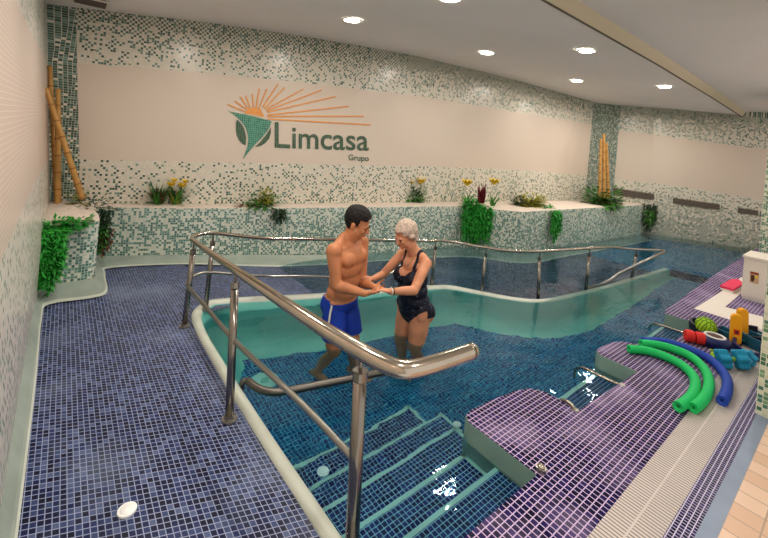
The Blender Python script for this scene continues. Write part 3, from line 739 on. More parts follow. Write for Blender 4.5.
def tuft(root,p,n,L,w,mat,up=(.5,1.6),arch=.5,spread=.03,name='leaves'):
    mb=MB()
    for k in range(n):
        d=rdir(*up);blade(mb,Vector(p)+Vector((random.uniform(-spread,spread),random.uniform(-spread,spread),0)),d,L*random.uniform(.6,1.1),w,arch)
    return mb.build(name,mat,root,origin=root.location)
def bush(root,p,r,n,leafL,mat,name='leaves'):
    mb=MB()
    for k in range(n):
        d=rdir(-.3,1);q=Vector(p)+Vector((d.x*r[0],d.y*r[1],max(0,d.z)*r[2]))*random.uniform(.2,1);leaf(mb,q,d,leafL*random.uniform(.6,1.3),leafL*.4,.5)
    return mb.build(name,mat,root,origin=root.location)
def flower(root,p,r,mat,name='flower'):
    mb=MB()
    for k in range(9):
        a=2*PI*k/9;leaf(mb,Vector(p),Vector((math.cos(a),math.sin(a),.9)),r*1.6,r*.9,-.2)
    mb.ell(Vector(p)+Vector((0,0,r*.5)),r*.45)
    return mb.build(name,mat,root,origin=root.location)
AX=R0
def onbench(px,z=BT,out=.03):
    d=ray(px,210)
    for a,b in zip(BL,BL[1:]):
        a=Vector(a+(0,));e=Vector(b+(0,))-a
        den=d.x*e.y-d.y*e.x;t=(a.x*e.y-a.y*e.x)/den;q=(a.x*d.y-a.y*d.x)/den
        if t>0 and 0<=q<=1:
            nn=Vector((e.y,-e.x,0)).normalized();return Vector((d.x*t,d.y*t,z))+nn*out,e.normalized()
# left planter: bright trailing plant, dark ivy
p=P(57,226,.63);r=thing('trailing_plant','bright green leafy plant spilling over the front of the left corner planter','plant',tuple(p))
trail(r,Vector((-.01,4.52,.60)),.17,.60,85,.06,M['leaf_b'],Vector((1,0,0)),.12)
bush(r,Vector((.02,4.60,.56)),(.14,.1,.11),380,.06,M['leaf_b'],'crown_leaves')
bush(r,Vector((.16,4.62,.60)),(.12,.08,.08),160,.06,M['leaf_b'],'crown_leaves')
p=Vector((.38,5.25,.62));r=thing('ivy_plant','dark ivy with brown leaves trailing beside the left corner planter','plant',tuple(p))
trail(r,Vector((.43,5.18,.62)),.16,.56,26,.05,M['leaf_d'],R0,.05);trail(r,Vector((.46,5.16,.42)),.13,.36,12,.05,M['leaf_br'],R0,.06,'brown_leaves')
trail(r,Vector((.42,5.14,.5)),.13,.4,8,.05,M['leaf_m'],R0,.07,'green_leaves')
bush(r,Vector((.30,5.2,.62)),(.2,.15,.14),160,.06,M['leaf_d'],'crown_leaves');bush(r,Vector((.16,5.35,.66)),(.1,.12,.16),70,.06,M['leaf_y'],'young_leaves')
# two clumps with yellow flowers
for k,(px,lab) in enumerate([(159,'spiky plant with a yellow flower, left one of the pair on the bench'),(176,'spiky plant with a yellow flower, right one of the pair on the bench')]):
    p=P(px,204,BT+.01);r=thing('flowering_plant',lab,'plant',tuple(p),'pair of yellow flowering plants')
    tuft(r,p,30,.36,.034,M['leaf_m'],(1.0,3),.25,.04);tuft(r,p,18,.32,.036,M['leaf_br'] if k==0 else M['leaf_y'],(.8,2.4),.4,.03,'pale_leaves');tuft(r,p,10,.30,.012,M['leaf_m'],(.3,1.2),.7,.03,'grass_blades')
    q=B(171-4*0 if k==0 else 182,187 if k==0 else 188,pr(*p)[2]-.05);flower(r,q,.055,M['yellow']);flower(r,q+Vector((.03,0,.06)),.04,M['yellow'])
    mb=MB();mb.tube([p,q],.006,6);mb.build('stem',M['leaf_m'],r,origin=p)
# fern + little ivy
p=P(262,206,BT+.01);r=thing('fern_plant','low light green fern on the bench with a tuft hanging over its edge','plant',tuple(p))
bush(r,p,(.22,.1,.15),260,.08,M['leaf_m']);bush(r,p+Vector((.04,-.02,.08)),(.09,.06,.17),160,.07,M['leaf_y'],'pale_leaves');bush(r,p+Vector((-.2,.04,0)),(.18,.05,.04),60,.06,M['leaf_br'],'dry_leaves')
trail(r,onbench(280)[0],.16,.2,26,.07,M['leaf_d'],AX,.06)
p=P(414,201,BT+.01);r=thing('flowering_plant','bushy green plant with yellow flowers on the bench behind the woman','plant',tuple(p))
bush(r,p+Vector((0,0,.05)),(.2,.1,.24),420,.11,M['leaf_m']);tuft(r,p,26,.4,.04,M['leaf_d'],(.8,3),.3,.04,'blades')
for a,b in((410,186),(421,184)): flower(r,B(a,b,pr(*p)[2]-.1),.085,M['yellow'])
# big hanging grass
p=P(477,205,BT+.01);r=thing('hanging_grass_plant','long bright green hanging plant with a dark red spike and two yellow flowers','plant',tuple(p))
q=P(476,205,BT);fb,ax_=onbench(477,BT+.04,.02);trail(r,fb,.47,.68,95,.08,M['leaf_b'],ax_,.06,taper=.06);bush(r,fb+Vector((.0,.08,0)),(.22,.12,.1),200,.1,M['leaf_b'],'crown_leaves')
tuft(r,B(481,203,6.3),12,.34,.06,M['leaf_r'],(2,6),.1,.03,'red_spike')
for a,b in((467,186),(494,185)):
    c=B(a,b,pr(*p)[2]);flower(r,c,.1,M['yellow']);tuft(r,Vector((c.x,c.y,BT)),10,.3,.04,M['leaf_m'],(1,3),.3,.03,'flower_leaves')
p=P(530,205.5,BT+.01);r=thing('fern_plant','spreading yellow green fern with brown leaves on the big planter','plant',tuple(p))
bush(r,p,(.4,.18,.2),420,.12,M['leaf_y']);bush(r,p+Vector((-.2,.1,.05)),(.2,.15,.12),90,.1,M['leaf_d'],'dark_leaves');tuft(r,p+Vector((.1,0,0)),34,.5,.05,M['leaf_y'],(.3,1.6),.8,.05,'fronds')
p=P(552,209,BT);r=thing('trailing_plant','narrow bright green strand hanging down the front of the big planter','plant',tuple(p))
trail(r,onbench(553)[0],.24,.62,44,.07,M['leaf_b'],Vector((1,-.08,0)),.06);bush(r,p+Vector((-.06,.05,0)),(.16,.06,.06),60,.08,M['leaf_b'],'crown_leaves')
p=B(602,200,9.0);p.z=BT;r=thing('fern_plant','dark fern clump at the foot of the far corner bamboo','plant',tuple(p))
bush(r,p,(.5,.3,.4),400,.17,M['leaf_m']);bush(r,p+Vector((.1,-.1,.02)),(.45,.25,.18),160,.14,M['leaf_d'],'dark_leaves');tuft(r,p,20,.42,.05,M['leaf_y'],(.4,2),.6,.1,'fronds')
p=P(646,206,BT);r=thing('trailing_plant','dark green strand hanging at the right end of the big planter','plant',tuple(p))
trail(r,Vector((11.08,3.36,BT+.03)),.28,.68,36,.08,M['leaf_d'],Vector((.3,-.95,0)),.08);trail(r,Vector((11.02,3.34,BT-.1)),.2,.5,12,.08,M['leaf_m'],Vector((.3,-.95,0)),.08,'green_leaves')

# ------------------------------------------------------------------ DECK THINGS
def noodle(pts,m,lab,grp,r=.034):
    pp=[P(a,b,r+.001) for a,b in pts];t=thing('pool_noodle',lab,'pool noodle',tuple(pp[0]),grp)
    sp_=spline(pp,8);mb=MB();mb.tube(sp_,r,20,cap=False)
    for (c0,c1) in((sp_[0],sp_[1]),(sp_[-1],sp_[-2])):       # hollow ends
        d=(c0-c1).normalized();u=d.orthogonal().normalized();w=d.cross(u)
        for k in range(20):
            a0=2*PI*k/20;a1=2*PI*(k+1)/20;E=lambda a,q,o=0:c0+(u*math.cos(a)+w*math.sin(a))*q-d*o
            mb.poly([E(a0,r),E(a1,r),E(a1,r*.3),E(a0,r*.3)]);mb.poly([E(a0,r*.3),E(a1,r*.3),E(a1,r*.3,.05),E(a0,r*.3,.05)])
        mb.poly([E(2*PI*k/20,r*.3,.05) for k in range(20)])
    o=mb.build('foam_tube',m,t,smooth=True,origin=pp[0]);weld(o);return t
noodle([(629,349),(645,350.5),(660,354.5),(676,361.5),(688,370),(695,380),(694,392),(687,401),(678,407)],M['green_foam'],'green foam pool noodle nearest the pool, with the longer left end','green pool noodles')
noodle([(641,343.5),(657,345),(673,349),(690,356),(702,366),(708.5,378),(708,391),(701,402),(693,408)],M['green_foam'],'green foam pool noodle lying between the other green one and the blue one','green pool noodles')
noodle([(643,341.5),(660,341.5),(676,345),(692,350.5),(708,358),(720,368),(727,380),(726.5,392),(722,401)],M['blue_foam'],'blue foam pool noodle curved around the two green ones',None)
# lime ball
p=P(705,335,0);rr=.085;c=p+Vector((0,0,rr));t=thing('rubber_ball','lime green ribbed ball','ball',tuple(p));t['label']='lime green ribbed ball beside the red foam float'
mb=MB();mb.ell(c,rr,seg=28,ring=18);mb.build('shell',M['lime'],t,smooth=True,origin=p)
mb=MB()
for a in(0,PI/3,2*PI/3):
    for off in(-.03,.0,.03):
        r_=math.sqrt(rr*rr-off*off)*1.0;nrm=Vector((math.cos(a),math.sin(a),.3)).normalized();u=nrm.orthogonal().normalized();w=nrm.cross(u)
        pp=[c+nrm*off+(u*math.cos(b)+w*math.sin(b))*r_ for b in[2*PI*k/32 for k in range(33)]];mb.tube(pp,.004,6,cap=False)
mb.build('ribs',M['limed'],t,smooth=True,origin=p)
def dumbbell(p,d,m,lab,L=.26,r=.065,disc=.06,hm='white',name='foam_dumbbell',lobes=0,grp=None,cat='dumbbell'):
    d=d.normalized();t=thing(name,lab,cat,tuple(p),grp);c=Vector(p)
    for s in(-1,1):
        mb=MB();a=c+d*s*(L/2-disc);b=c+d*s*L/2
        u=d.orthogonal().normalized();w=d.cross(u);N_=36
        rings=[]
        for q,k in((a,.86),(a+(b-a)*.15,1),(a+(b-a)*.85,1),(b,.86)):
            rings.append([mb.vert(q+(u*math.cos(2*PI*i/N_)+w*math.sin(2*PI*i/N_))*r*k*(1+(.12*math.cos(lobes*2*PI*i/N_) if lobes else 0))) for i in range(N_)])
        for A,B_ in zip(rings,rings[1:]):
            for i in range(N_): mb.face([A[i],A[(i+1)%N_],B_[(i+1)%N_],B_[i]])
        mb.face(rings[0][::-1]);mb.face(rings[-1]);mb.build('foam_disc',m,t,smooth=False,origin=p)
    mb=MB();mb.tube([c-d*(L/2-disc*.5),c+d*(L/2-disc*.5)],.015,12);mb.build('grip',M[hm],t,smooth=True,origin=p)
    return t
dumbbell(P(694,343,0)+Vector((0,0,.056)),R0*.8-F0*.3,M['red'],'red foam dumbbell float beside the lime ball',L=.15,r=.054,disc=.07,hm='red')
# navy ring float with white rim, brown inside
p=P(714,346,0);t=thing('swim_ring','navy round float with white rim and brown centre','float',tuple(p))
def torus(mb,c,R,r,seg=36,rs=12,sz=1):
    g=[]
    for i in range(seg):
        a=2*PI*i/seg;g.append([mb.vert(c+Vector((math.cos(a)*(R+r*math.cos(b)),math.sin(a)*(R+r*math.cos(b)),r*math.sin(b)*sz))) for b in[2*PI*k/rs for k in range(rs)]])
    for i in range(seg):
        for k in range(rs): mb.face([g[i][k],g[(i+1)%seg][k],g[(i+1)%seg][(k+1)%rs],g[i][(k+1)%rs]])
c=p+Vector((0,0,.05));mb=MB();torus(mb,c,.08,.045);mb.build('ring',M['navy'],t,smooth=True,origin=p)
mb=MB();torus(mb,c+Vector((0,0,.042)),.072,.011);mb.build('rim',M['white'],t,smooth=True,origin=p)
mb=MB();mb.ell(c+Vector((0,0,.028)),(.068,.068,.02));mb.build('centre_pad',M['brown'],t,smooth=True,origin=p)
mb=MB();mb.box((-.02,-.003,-.008),(.02,.003,.008));mm=Matrix.Translation(P(711,349.5,.03)-F0*.015)@Matrix.Rotation(-YAW,4,'Z');mb.v=[mm@v for v in mb.v];mb.build('tag',M['lime'],t,origin=p)
# yellow foam paddles standing upright
for k,(px,py,h,lab) in enumerate([(735,344,.28,'upright yellow foam float with a small orange square mark, in front'),(742,336,.27,'yellow foam float standing just behind the marked yellow one')]):
    p=P(px,py,0);t=thing('foam_float',lab,'float',tuple(p),'yellow foam floats')
    mb=MB();w=.042;N_=20;prof=[(math.cos(PI*i/10)*w,h-w+math.sin(PI*i/10)*w) for i in range(11)]+[(-w,w*.7),(-w*.5,.0),(w*.5,.0),(w,w*.7)]
    mm=Matrix.Translation(p)@Matrix.Rotation(-YAW-.5+k*.4,4,'Z')@Matrix.Rotation(-.08,4,'X')
    A=[mb.vert(mm@Vector((x,-.028,z))) for x,z in prof];B_=[mb.vert(mm@Vector((x,.028,z))) for x,z in prof]
    n_=len(prof);mb.face(A);mb.face(B_[::-1])
    for i in range(n_): mb.face([A[i],B_[i],B_[(i+1)%n_],A[(i+1)%n_]])
    o=mb.build('foam_body',M['yel_foam'],t,origin=p,bevel=.01)
    if k==0:
        mb=MB();mb.box((-.02,-.032,.095),(.02,-.0285,.14));mb.v=[mm@v for v in mb.v];mb.build('square_mark',M['red'],t,origin=p)
        mb=MB();mb.box((-.011,-.0335,.106),(.011,-.0322,.129));mb.v=[mm@v for v in mb.v];mb.build('mark_centre',M['brown'],t,origin=p)
# turquoise foam dumbbells
G='turquoise foam dumbbells'
dumbbell(P(731,368,0)+Vector((0,0,.075)),R0*.8-F0*.2+Z0*.15,M['turq_foam'],'turquoise foam dumbbell with notched discs at the front of the pile',L=.2,r=.072,disc=.078,lobes=6,hm='lime',grp=G)
dumbbell(P(744,366,0)+Vector((0,0,.06)),R0*.9+F0*.5,M['turq_foam'],'turquoise foam dumbbell at right, lower than the notched front one',L=.19,r=.06,disc=.08,lobes=6,hm='turq_dark',grp=G)
dumbbell(P(715,361,0)+Vector((0,0,.03)),R0*.5+F0*.8,M['lime'],'small lime foam piece between blue noodle and turquoise dumbbell',L=.09,r=.03,disc=.035,hm='lime')
# dark fins / aqua belts behind
def belt(p,ang,a,b,h,m,lab,m2):
    t=thing('swim_belt',lab,'swim belt',tuple(p),'dark swim belts heaped behind the toys');mb=MB();N_=32;g=[]
    for i in range(N_):
        th=2*PI*i/N_*.86+.4;c_=Vector((a*math.cos(th),b*math.sin(th),0));nr=c_.normalized();q=[]
        for o_,z in((-.012,0),(.012,0),(.014,h*.5),(.012,h),(-.012,h)): q.append(mb.vert(Matrix.Translation(p)@Matrix.Rotation(ang,4,'Z')@(c_+nr*o_+Vector((0,0,z)))))
        g.append(q)
    for A,B_ in zip(g,g[1:]):
        for k in range(5): mb.face([A[k],B_[k],B_[(k+1)%5],A[(k+1)%5]])
    mb.face(g[0]);mb.face(g[-1][::-1]);mb.build('foam_band',m,t,smooth=False,origin=p)
    mb=MB();mm=Matrix.Translation(p)@Matrix.Rotation(ang,4,'Z');e=Vector((a*math.cos(.4),b*math.sin(.4),h/2));e2=Vector((a*math.cos(2*PI*.86*31/32+.4),b*math.sin(2*PI*.86*31/32+.4),h/2));mb.tube([mm@e,mm@e2],.012,8);mb.build('buckle_strap',m2,t,smooth=True,origin=p)
belt(P(703,331,0),.4,.17,.10,.07,M['navyd'],'black swim belt lying behind the lime ball',M['navy'])
belt(P(752,340,0),-.3,.2,.12,.09,M['navyd'],'black swim belt behind the upright yellow floats',M['turq_dark'])
belt(P(748,352,0),.2,.19,.10,.07,M['navy'],'navy swim belt in front of the yellow floats',M['turq_foam'])
belt(P(724,335,0),.9,.1,.06,.06,M['turq_dark'],'small dark teal swim belt between navy ring and yellow floats',M['navyd'])
belt(P(756,347,0),.9,.16,.08,.10,M['turq_dark'],'dark teal swim belt next to the tiled column',M['navyd'])
# pink mat
mb=MB();mm=[(7.05,1.23),(7.02,1.09),(7.55,1.07),(7.75,1.16),(7.6,1.22)];mb.prism(mm,.03,.06);p=Vector((7.3,1.15,0));t=thing('swim_mat','pink foam mat with white underside beside the white cabinet','mat',tuple(p))
mb.build('pink_layer',M['pink'],t,origin=p);mb=MB();mb.prism(mm,.004,.03);mb.build('white_layer',M['white'],t,origin=p)
# white cabinet
p=Vector((7.1,.88,0));t=thing('cabinet','white low cabinet with a small picture sticker standing on the deck','cabinet',tuple(p))
mb=MB();mb.box((6.905,.72,.03),(7.4,.995,.53));mb.build('body',M['cab'],t,origin=p,bevel=.006)
mb=MB();mb.box((6.89,.71,.53),(7.42,1.01,.555));mb.build('lid',M['cab'],t,origin=p,bevel=.005)
mb=MB();mb.box((6.915,.73,0),(7.39,.985,.03));mb.build('plinth',M['white'],t,origin=p)
mb=MB();mb.box((6.900,.745,.05),(6.906,.975,.515));mb.build('door',M['cab'],t,origin=p,bevel=.002)
def on_x(px,py,x):
    d=ray(px,py);k=x/d.x;return Vector((x,d.y*k,H+d.z*k))
q=[on_x(a,b,6.8985) for a,b in((750,271),(759,273),(758.4,284.5),(749.6,282))]
mb=MB();mb.poly(q);st_=mb.build('sticker',plain('sticker_cream',(206,176,140),.5),t,origin=p)
l=lambda s,u:q[0].lerp(q[1],s).lerp(q[3].lerp(q[2],s),u)+Vector((-.002,0,0))
mb=MB();mb.poly([l(.05,.03),l(.97,.03),l(.97,.2),l(.05,.2)]);mb.build('sticker_heading',plain('sticker_red',(150,60,48),.5),t,origin=p)
mb=MB();mb.poly([l(.12,.3),l(.5,.3),l(.55,.62),l(.4,.9),l(.12,.85)]);mb.build('sticker_figure',M['brown'],t,origin=p)
mb=MB();mb.poly([l(.6,.3),l(.93,.3),l(.93,.5),l(.6,.5)]);mb.build('sticker_patch',M['yellow'],t,origin=p)

# ------------------------------------------------------------------ PEOPLE
def orient(d,up):
    d=d.normalized();s=d.cross(up).normalized();u=s.cross(d);return Matrix((s,d,u)).transposed()   # columns: side, forward, up
class Body:
    def __init__(s,O,fwd,k=1.0,lean=0,z_piv=.9):
        s.O=Vector(O);s.f=fwd.normalized();s.r=Vector((s.f.y,-s.f.x,0));s.k=k;s.lean=lean;s.zp=z_piv;s.hs=1;s.mb=MB();s.M3=Matrix((s.r,s.f,Z0)).transposed()
    def L(s,a,b,z):
        b=b+s.lean*max(0,z-s.zp);return s.O+s.r*a*s.k+s.f*b*s.k+Z0*z*s.k
    def inv(s,p):
        d=p-s.O;z=d.z/s.k;b=d.dot(s.f)/s.k;return d.dot(s.r)/s.k,b-s.lean*max(0,z-s.zp),z
    def E(s,a,b,z,r,rot=None): s.mb.ell(s.L(a,b,z),tuple(v*s.k for v in r),(rot if rot is not None else s.M3),24,14)
    def cap(s,p,r1,q,r2,n=6):
        p=Vector(p);q=Vector(q);s.mb.tube([p.lerp(q,i/n) for i in range(n+1)],[r1+(r2-r1)*i/n for i in range(n+1)],20);s.mb.ell(p,r1,None,18,12);s.mb.ell(q,r2,None,18,12)
    def limb(s,pts,rs):
        for i in range(len(pts)-1): s.cap(pts[i],rs[i],pts[i+1],rs[i+1])
    def hand(s,W,d,n,t,curl=.5,sc=1.0):
        d=d.normalized();n=(n-d*n.dot(d)).normalized();t0=d.cross(n).normalized();t0=t0 if t0.dot(t)>0 else -t0
        rot=Matrix((d,t0,n)).transposed()
        s.mb.ell(W+d*.048*sc,(.052*sc,.040*sc,.016*sc),rot,20,12);s.cap(W-d*.01,.023*sc,W+d*.03*sc,.021*sc)
        for off,L_,fan in((-.031,.058,-.16),(-.011,.073,-.05),(.010,.078,.06),(.031,.070,.17)):
            b=W+d*.082*sc+t0*off*sc;dd=(d+t0*fan).normalized();a=.15+curl*.35;p=b
            for q,rr in((.42,.0088),(.33,.0080),(.25,.0072)):
                v=dd*math.cos(a)+n*math.sin(a);e=p+v*L_*q*sc;s.cap(p,rr*sc,e,rr*.93*sc,3);p=e;a+=curl*.8
        b=W+d*.022*sc+t0*.030*sc;p=b;v=(d*.62+t0*.75+n*.25).normalized()
        for L_,rr in((.034,.0115),(.027,.0098),(.022,.0088)):
            e=p+v*L_*sc;s.cap(p,rr*sc,e,rr*.94*sc,3);p=e;v=(v+d*.35+n*.2).normalized()
    def head(s,c,d,female=False):
        h=orient(d,Z0);s.hM=h;s.hc=Vector(c);s.hd=d;k=.95 if female else 1.0;k=k*s.hs;s.hk=k
        def e(a,b,z,r): s.mb.ell(c+h@Vector((a,b,z))*k,tuple(v*k for v in r),h,24,14)
        e(0,-.018,.030,(.077,.097,.088));e(0,.030,-.02,(.062,.062,.078));e(0,.045,-.072,(.042,.040,.038));e(0,.066,-.100,(.024,.020,.016))
        for q in(-1,1):
            e(q*.044,.02,-.062,(.022,.045,.034));e(q*.034,.068,-.030,(.022,.020,.020));e(q*.030,.078,.008,(.024,.012,.008))
            e(q*.079,-.012,-.018,(.009,.019,.031));e(q*.085,-.016,-.008,(.006,.016,.018))
        e(0,.094,-.014,(.009,.016,.024));e(0,.104,-.032,(.013,.016,.011));e(-.012,.094,-.036,(.008,.010,.007));e(.012,.094,-.036,(.008,.010,.007))
        e(0,.086,-.058,(.022,.010,.006));e(0,.084,-.068,(.019,.010,.006))
    def hp(s,a,b,z): return s.hc+s.hM@Vector((a,b,z))*s.hk
    def hinv(s,p): return s.hM.transposed()@((p-s.hc)/s.hk)
    def finish(s,mat,name,label,vox=.0058,sm=5):
        me=bpy.data.meshes.new('tmp');me.from_pydata([tuple(v-s.O) for v in s.mb.v],[],s.mb.f);o=bpy.data.objects.new('tmp',me);C.objects.link(o)
        md=o.modifiers.new('r','REMESH');md.mode='VOXEL';md.voxel_size=vox;md.use_smooth_shade=True
        dg=bpy.context.evaluated_depsgraph_get();m2=bpy.data.meshes.new_from_object(o.evaluated_get(dg));bpy.data.objects.remove(o)
        bm=bmesh.new();bm.from_mesh(m2)
        for _ in range(sm): bmesh.ops.smooth_vert(bm,verts=bm.verts,factor=.5,use_axis_x=True,use_axis_y=True,use_axis_z=True)
        s.bm=bm
        m3=bpy.data.meshes.new(name);bm.to_mesh(m3);m3.materials.append(mat)
        for p in m3.polygons:p.use_smooth=True
        s.o=bpy.data.objects.new(name,m3);C.objects.link(s.o);s.o.location=s.O;tag(s.o,label,'person');return s.o
    def cloth(s,name,mat,pred,off,label=None,nz=0,ns=40,sm=2,free=None):
        bm=s.bm;bm.normal_update();vm={};out=bmesh.new()
        for fc in bm.faces:
            c=fc.calc_center_median()+s.O
            if pred(c):
                vs=[]
                for v in fc.verts:
                    if v.index not in vm:
                        p=v.co+s.O;o_=off(p) if callable(off) else off
                        vm[v.index]=out.verts.new(v.co+v.normal*(o_+nz*noise.noise(p*ns)))
                    vs.append(vm[v.index])
                out.faces.new(vs)
        if sm:
            for _ in range(sm): bmesh.ops.smooth_vert(out,verts=out.verts,factor=.5,use_axis_x=True,use_axis_y=True,use_axis_z=True)
        # hem: close the garment back towards the skin
        be=[e for e in out.edges if e.is_boundary]
        r=bmesh.ops.extrude_edge_only(out,edges=be);nv=[g for g in r['geom'] if isinstance(g,bmesh.types.BMVert)]
        out.normal_update();s.bm.verts.ensure_lookup_table()
        from mathutils.kdtree import KDTree
        kd=KDTree(len(bm.verts))
        for i,v in enumerate(bm.verts):kd.insert(v.co,i)
        kd.balance();bm.verts.ensure_lookup_table()
        for v in nv:
            co,i,d=kd.find(v.co);v.co=co-bm.verts[i].normal*.002
        me=bpy.data.meshes.new(name);out.to_mesh(me);out.free();me.materials.append(mat)
        for p in me.polygons:p.use_smooth=True
        o=bpy.data.objects.new(name,me);C.objects.link(o);o.parent=s.o
        if label:o['label']=label
        return o
    def child(s,mb,name,mat,label=None,smooth=True):
        o=mb.build(name,mat,s.o,smooth=smooth,origin=s.O)
        if label:o['label']=label
        return o
def segdist(p,a,b):
    ab=b-a;t=max(0,min(1,(p-a).dot(ab)/ab.length_squared));return (p-(a+ab*t)).length

# ---- the man
mo=B(340,320,3.42);fw=(R0*.86-F0*.5)
m_=Body((mo.x,mo.y,ZF),fw,1.0,lean=.05)
E_=m_.E
E_(0,-.01,.955,(.176,.122,.105));E_(0,-.005,1.03,(.168,.118,.11));E_(0,0,1.13,(.164,.118,.14));E_(0,.0,1.25,(.180,.124,.13));E_(0,-.002,1.335,(.192,.128,.125));E_(0,-.02,1.42,(.190,.092,.065))
for q in(-1,1):
    E_(q*.082,.076,1.335,(.088,.048,.066));E_(q*.075,-.07,1.36,(.08,.05,.10));E_(q*.078,-.062,.93,(.082,.078,.09));E_(q*.128,-.03,1.30,(.055,.07,.11))
    m_.cap(m_.L(q*.04,-.03,1.50),.046,m_.L(q*.16,-.015,1.435),.045);E_(q*.205,-.005,1.415,(.064,.066,.070))
E_(0,.085,1.06,(.06,.03,.09))
m_.cap(m_.L(0,-.035,1.43),.066,m_.L(0,.045,1.56),.057)
hd=(R0*.96-F0*.20-Z0*.40);hc=B(358,223,3.40)
m_.hs=1.10;m_.head(hc,hd);m_.cap(m_.L(0,.0,1.50),.058,hc+m_.hM@Vector((0,-.03,-.035)),.055)
# legs
def leg(bd,q,hip,knee,ank,toe,rs):
    bd.limb([hip,hip.lerp(knee,.35),knee],[rs[0],rs[0]*.96,rs[1]])
    calf=knee.lerp(ank,.32)-bd.f*.018;bd.limb([knee,calf,ank],[rs[1]*.95,rs[2],rs[3]])
    heel=ank-bd.f*.045-Z0*.045;bd.cap(ank,rs[3],heel+Z0*.01,.032,4);bd.cap(heel+Z0*.012,.034,ank.lerp(toe,.6)+Z0*.004,.034,5);bd.cap(ank.lerp(toe,.6),.034,toe,.024,4)
    side=bd.r
    for i,o_ in enumerate((-.03,-.014,0,.013,.026)):
        bd.cap(toe+side*o_,.013,toe+side*o_*1.1+(toe-ank).normalized()*Vector((1,1,0)).length*.0+bd.f*(.028-.004*abs(i-(1 if q>0 else 3)))-Z0*.004,.0105,3)
m_.ank=[]
for q,kf,af in((1,.04,-.10),(-1,.10,.12)):
    leg(m_,q,m_.L(q*.088,-.01,.92),m_.L(q*.105,kf,.50),m_.L(q*.115,af,.085),m_.L(q*.14,af+.135,.024),(.088,.056,.056,.037))
# arms
sh_r=m_.L(.208,-.01,1.42);el_r=B(336.5,285.5,3.20);wr_r=B(365,293.5,3.16)
sh_l=m_.L(-.205,.0,1.42);el_l=B(361.5,282,3.50);wr_l=B(373,286.5,3.36)
for sh,el,wr in((sh_r,el_r,wr_r),(sh_l,el_l,wr_l)):
    m_.limb([sh,sh.lerp(el,.4),el],[.058,.055,.042]);m_.limb([el,el.lerp(wr,.3),wr],[.043,.046,.028])
hr_t=B(383,291.5,3.19);m_.hand(wr_r,(hr_t-wr_r),Z0*.8+F0*.4,F0+Z0*.3,.55)
hl_t=B(383,290.5,3.27);m_.hand(wr_l,(hl_t-wr_l),Z0*.6-F0*.6,-F0*.3+Z0,.6)
man=m_.finish(M['skin_m'],'person','bare chested person with short dark hair and blue swim shorts, standing in the pool')
def shorts_pred(p):
    a,b,z=m_.inv(p);return .665<z<.972+.02*(b<0) and min(segdist(p,el_r,wr_r),segdist(p,el_l,wr_l))>.06
def shorts_off(p):
    a,b,z=m_.inv(p);return .006+.022*max(0,min(1,(.95-z)/.3))
m_.cloth('swim_shorts',M['shorts'],shorts_pred,shorts_off,'royal blue swim shorts with a white side stripe',nz=.004,ns=16,sm=6)
mb=MB()
def onbody(bd,p,d):
    from mathutils.bvhtree import BVHTree
    if not hasattr(bd,'bvh'): bd.bvh=BVHTree.FromBMesh(bd.bm)
    h_=bd.bvh.ray_cast(p-bd.O,d);return (h_[0]+bd.O,h_[1]) if h_[0] else (None,None)
pv=None
for i in range(13):                                     # side stripe
    z=.965-.27*i/12;cen=m_.L(.09,.0,z);hit,nn=onbody(m_,cen+m_.r*.4+m_.f*.02,-m_.r)
    if hit is None: continue
    o_=hit+nn*(.012+.024*max(0,min(1,(.95-z)/.3)));a=mb.vert(o_+m_.f*.010);b=mb.vert(o_-m_.f*.010)
    if pv: mb.face([pv[0],pv[1],b,a])
    pv=(a,b)
m_.child(mb,'side_stripe',M['white'],'white stripe down the side of the shorts')
def hair_m(p):
    a,b,z=m_.hinv(p)
    if p.z<hc.z-.14 or abs(a)>.12 or abs(b)>.16: return False
    if b>.06: return z>.075
    if b>.02: return z>.052
    if b>-.03: return z>.012 and abs(a)<.083 or (abs(a)>.06 and z>.0 and abs(a)<.08)
    return z>-.055 and b<-.03 and abs(a)<.082
m_.cloth('hair',M['hair_d'],hair_m,lambda p:.012+.012*max(0,min(1,(m_.hinv(p).z-.02)/.08)),nz=.006,ns=55,sm=1)
for q in(-1,1):
    mb=MB();mb.ell(m_.hp(q*.031,.080,-.010),(.011,.011,.007),m_.hM);m_.child(mb,'eye',M['black'])
    mb=MB();mb.tube([m_.hp(q*.014,.094,.010),m_.hp(q*.030,.0935,.016),m_.hp(q*.048,.080,.010)],[.0035,.0045,.003],8);m_.child(mb,'eyebrow',M['hair_d'])
mb=MB();mb.ell(m_.hp(0,.0945,-.060),(.020,.0045,.0045),m_.hM);mb.ell(m_.hp(0,.092,-.068),(.017,.0045,.0045),m_.hM);m_.child(mb,'lips',M['lip_m'])
for q in(-1,1):
    hit,nn=onbody(m_,m_.L(q*.095,.4,1.305),-m_.f)
    if hit: mb=MB();mb.ell(hit,(.014,.003,.014),m_.M3);m_.child(mb,'nipple',M['lip_m'])

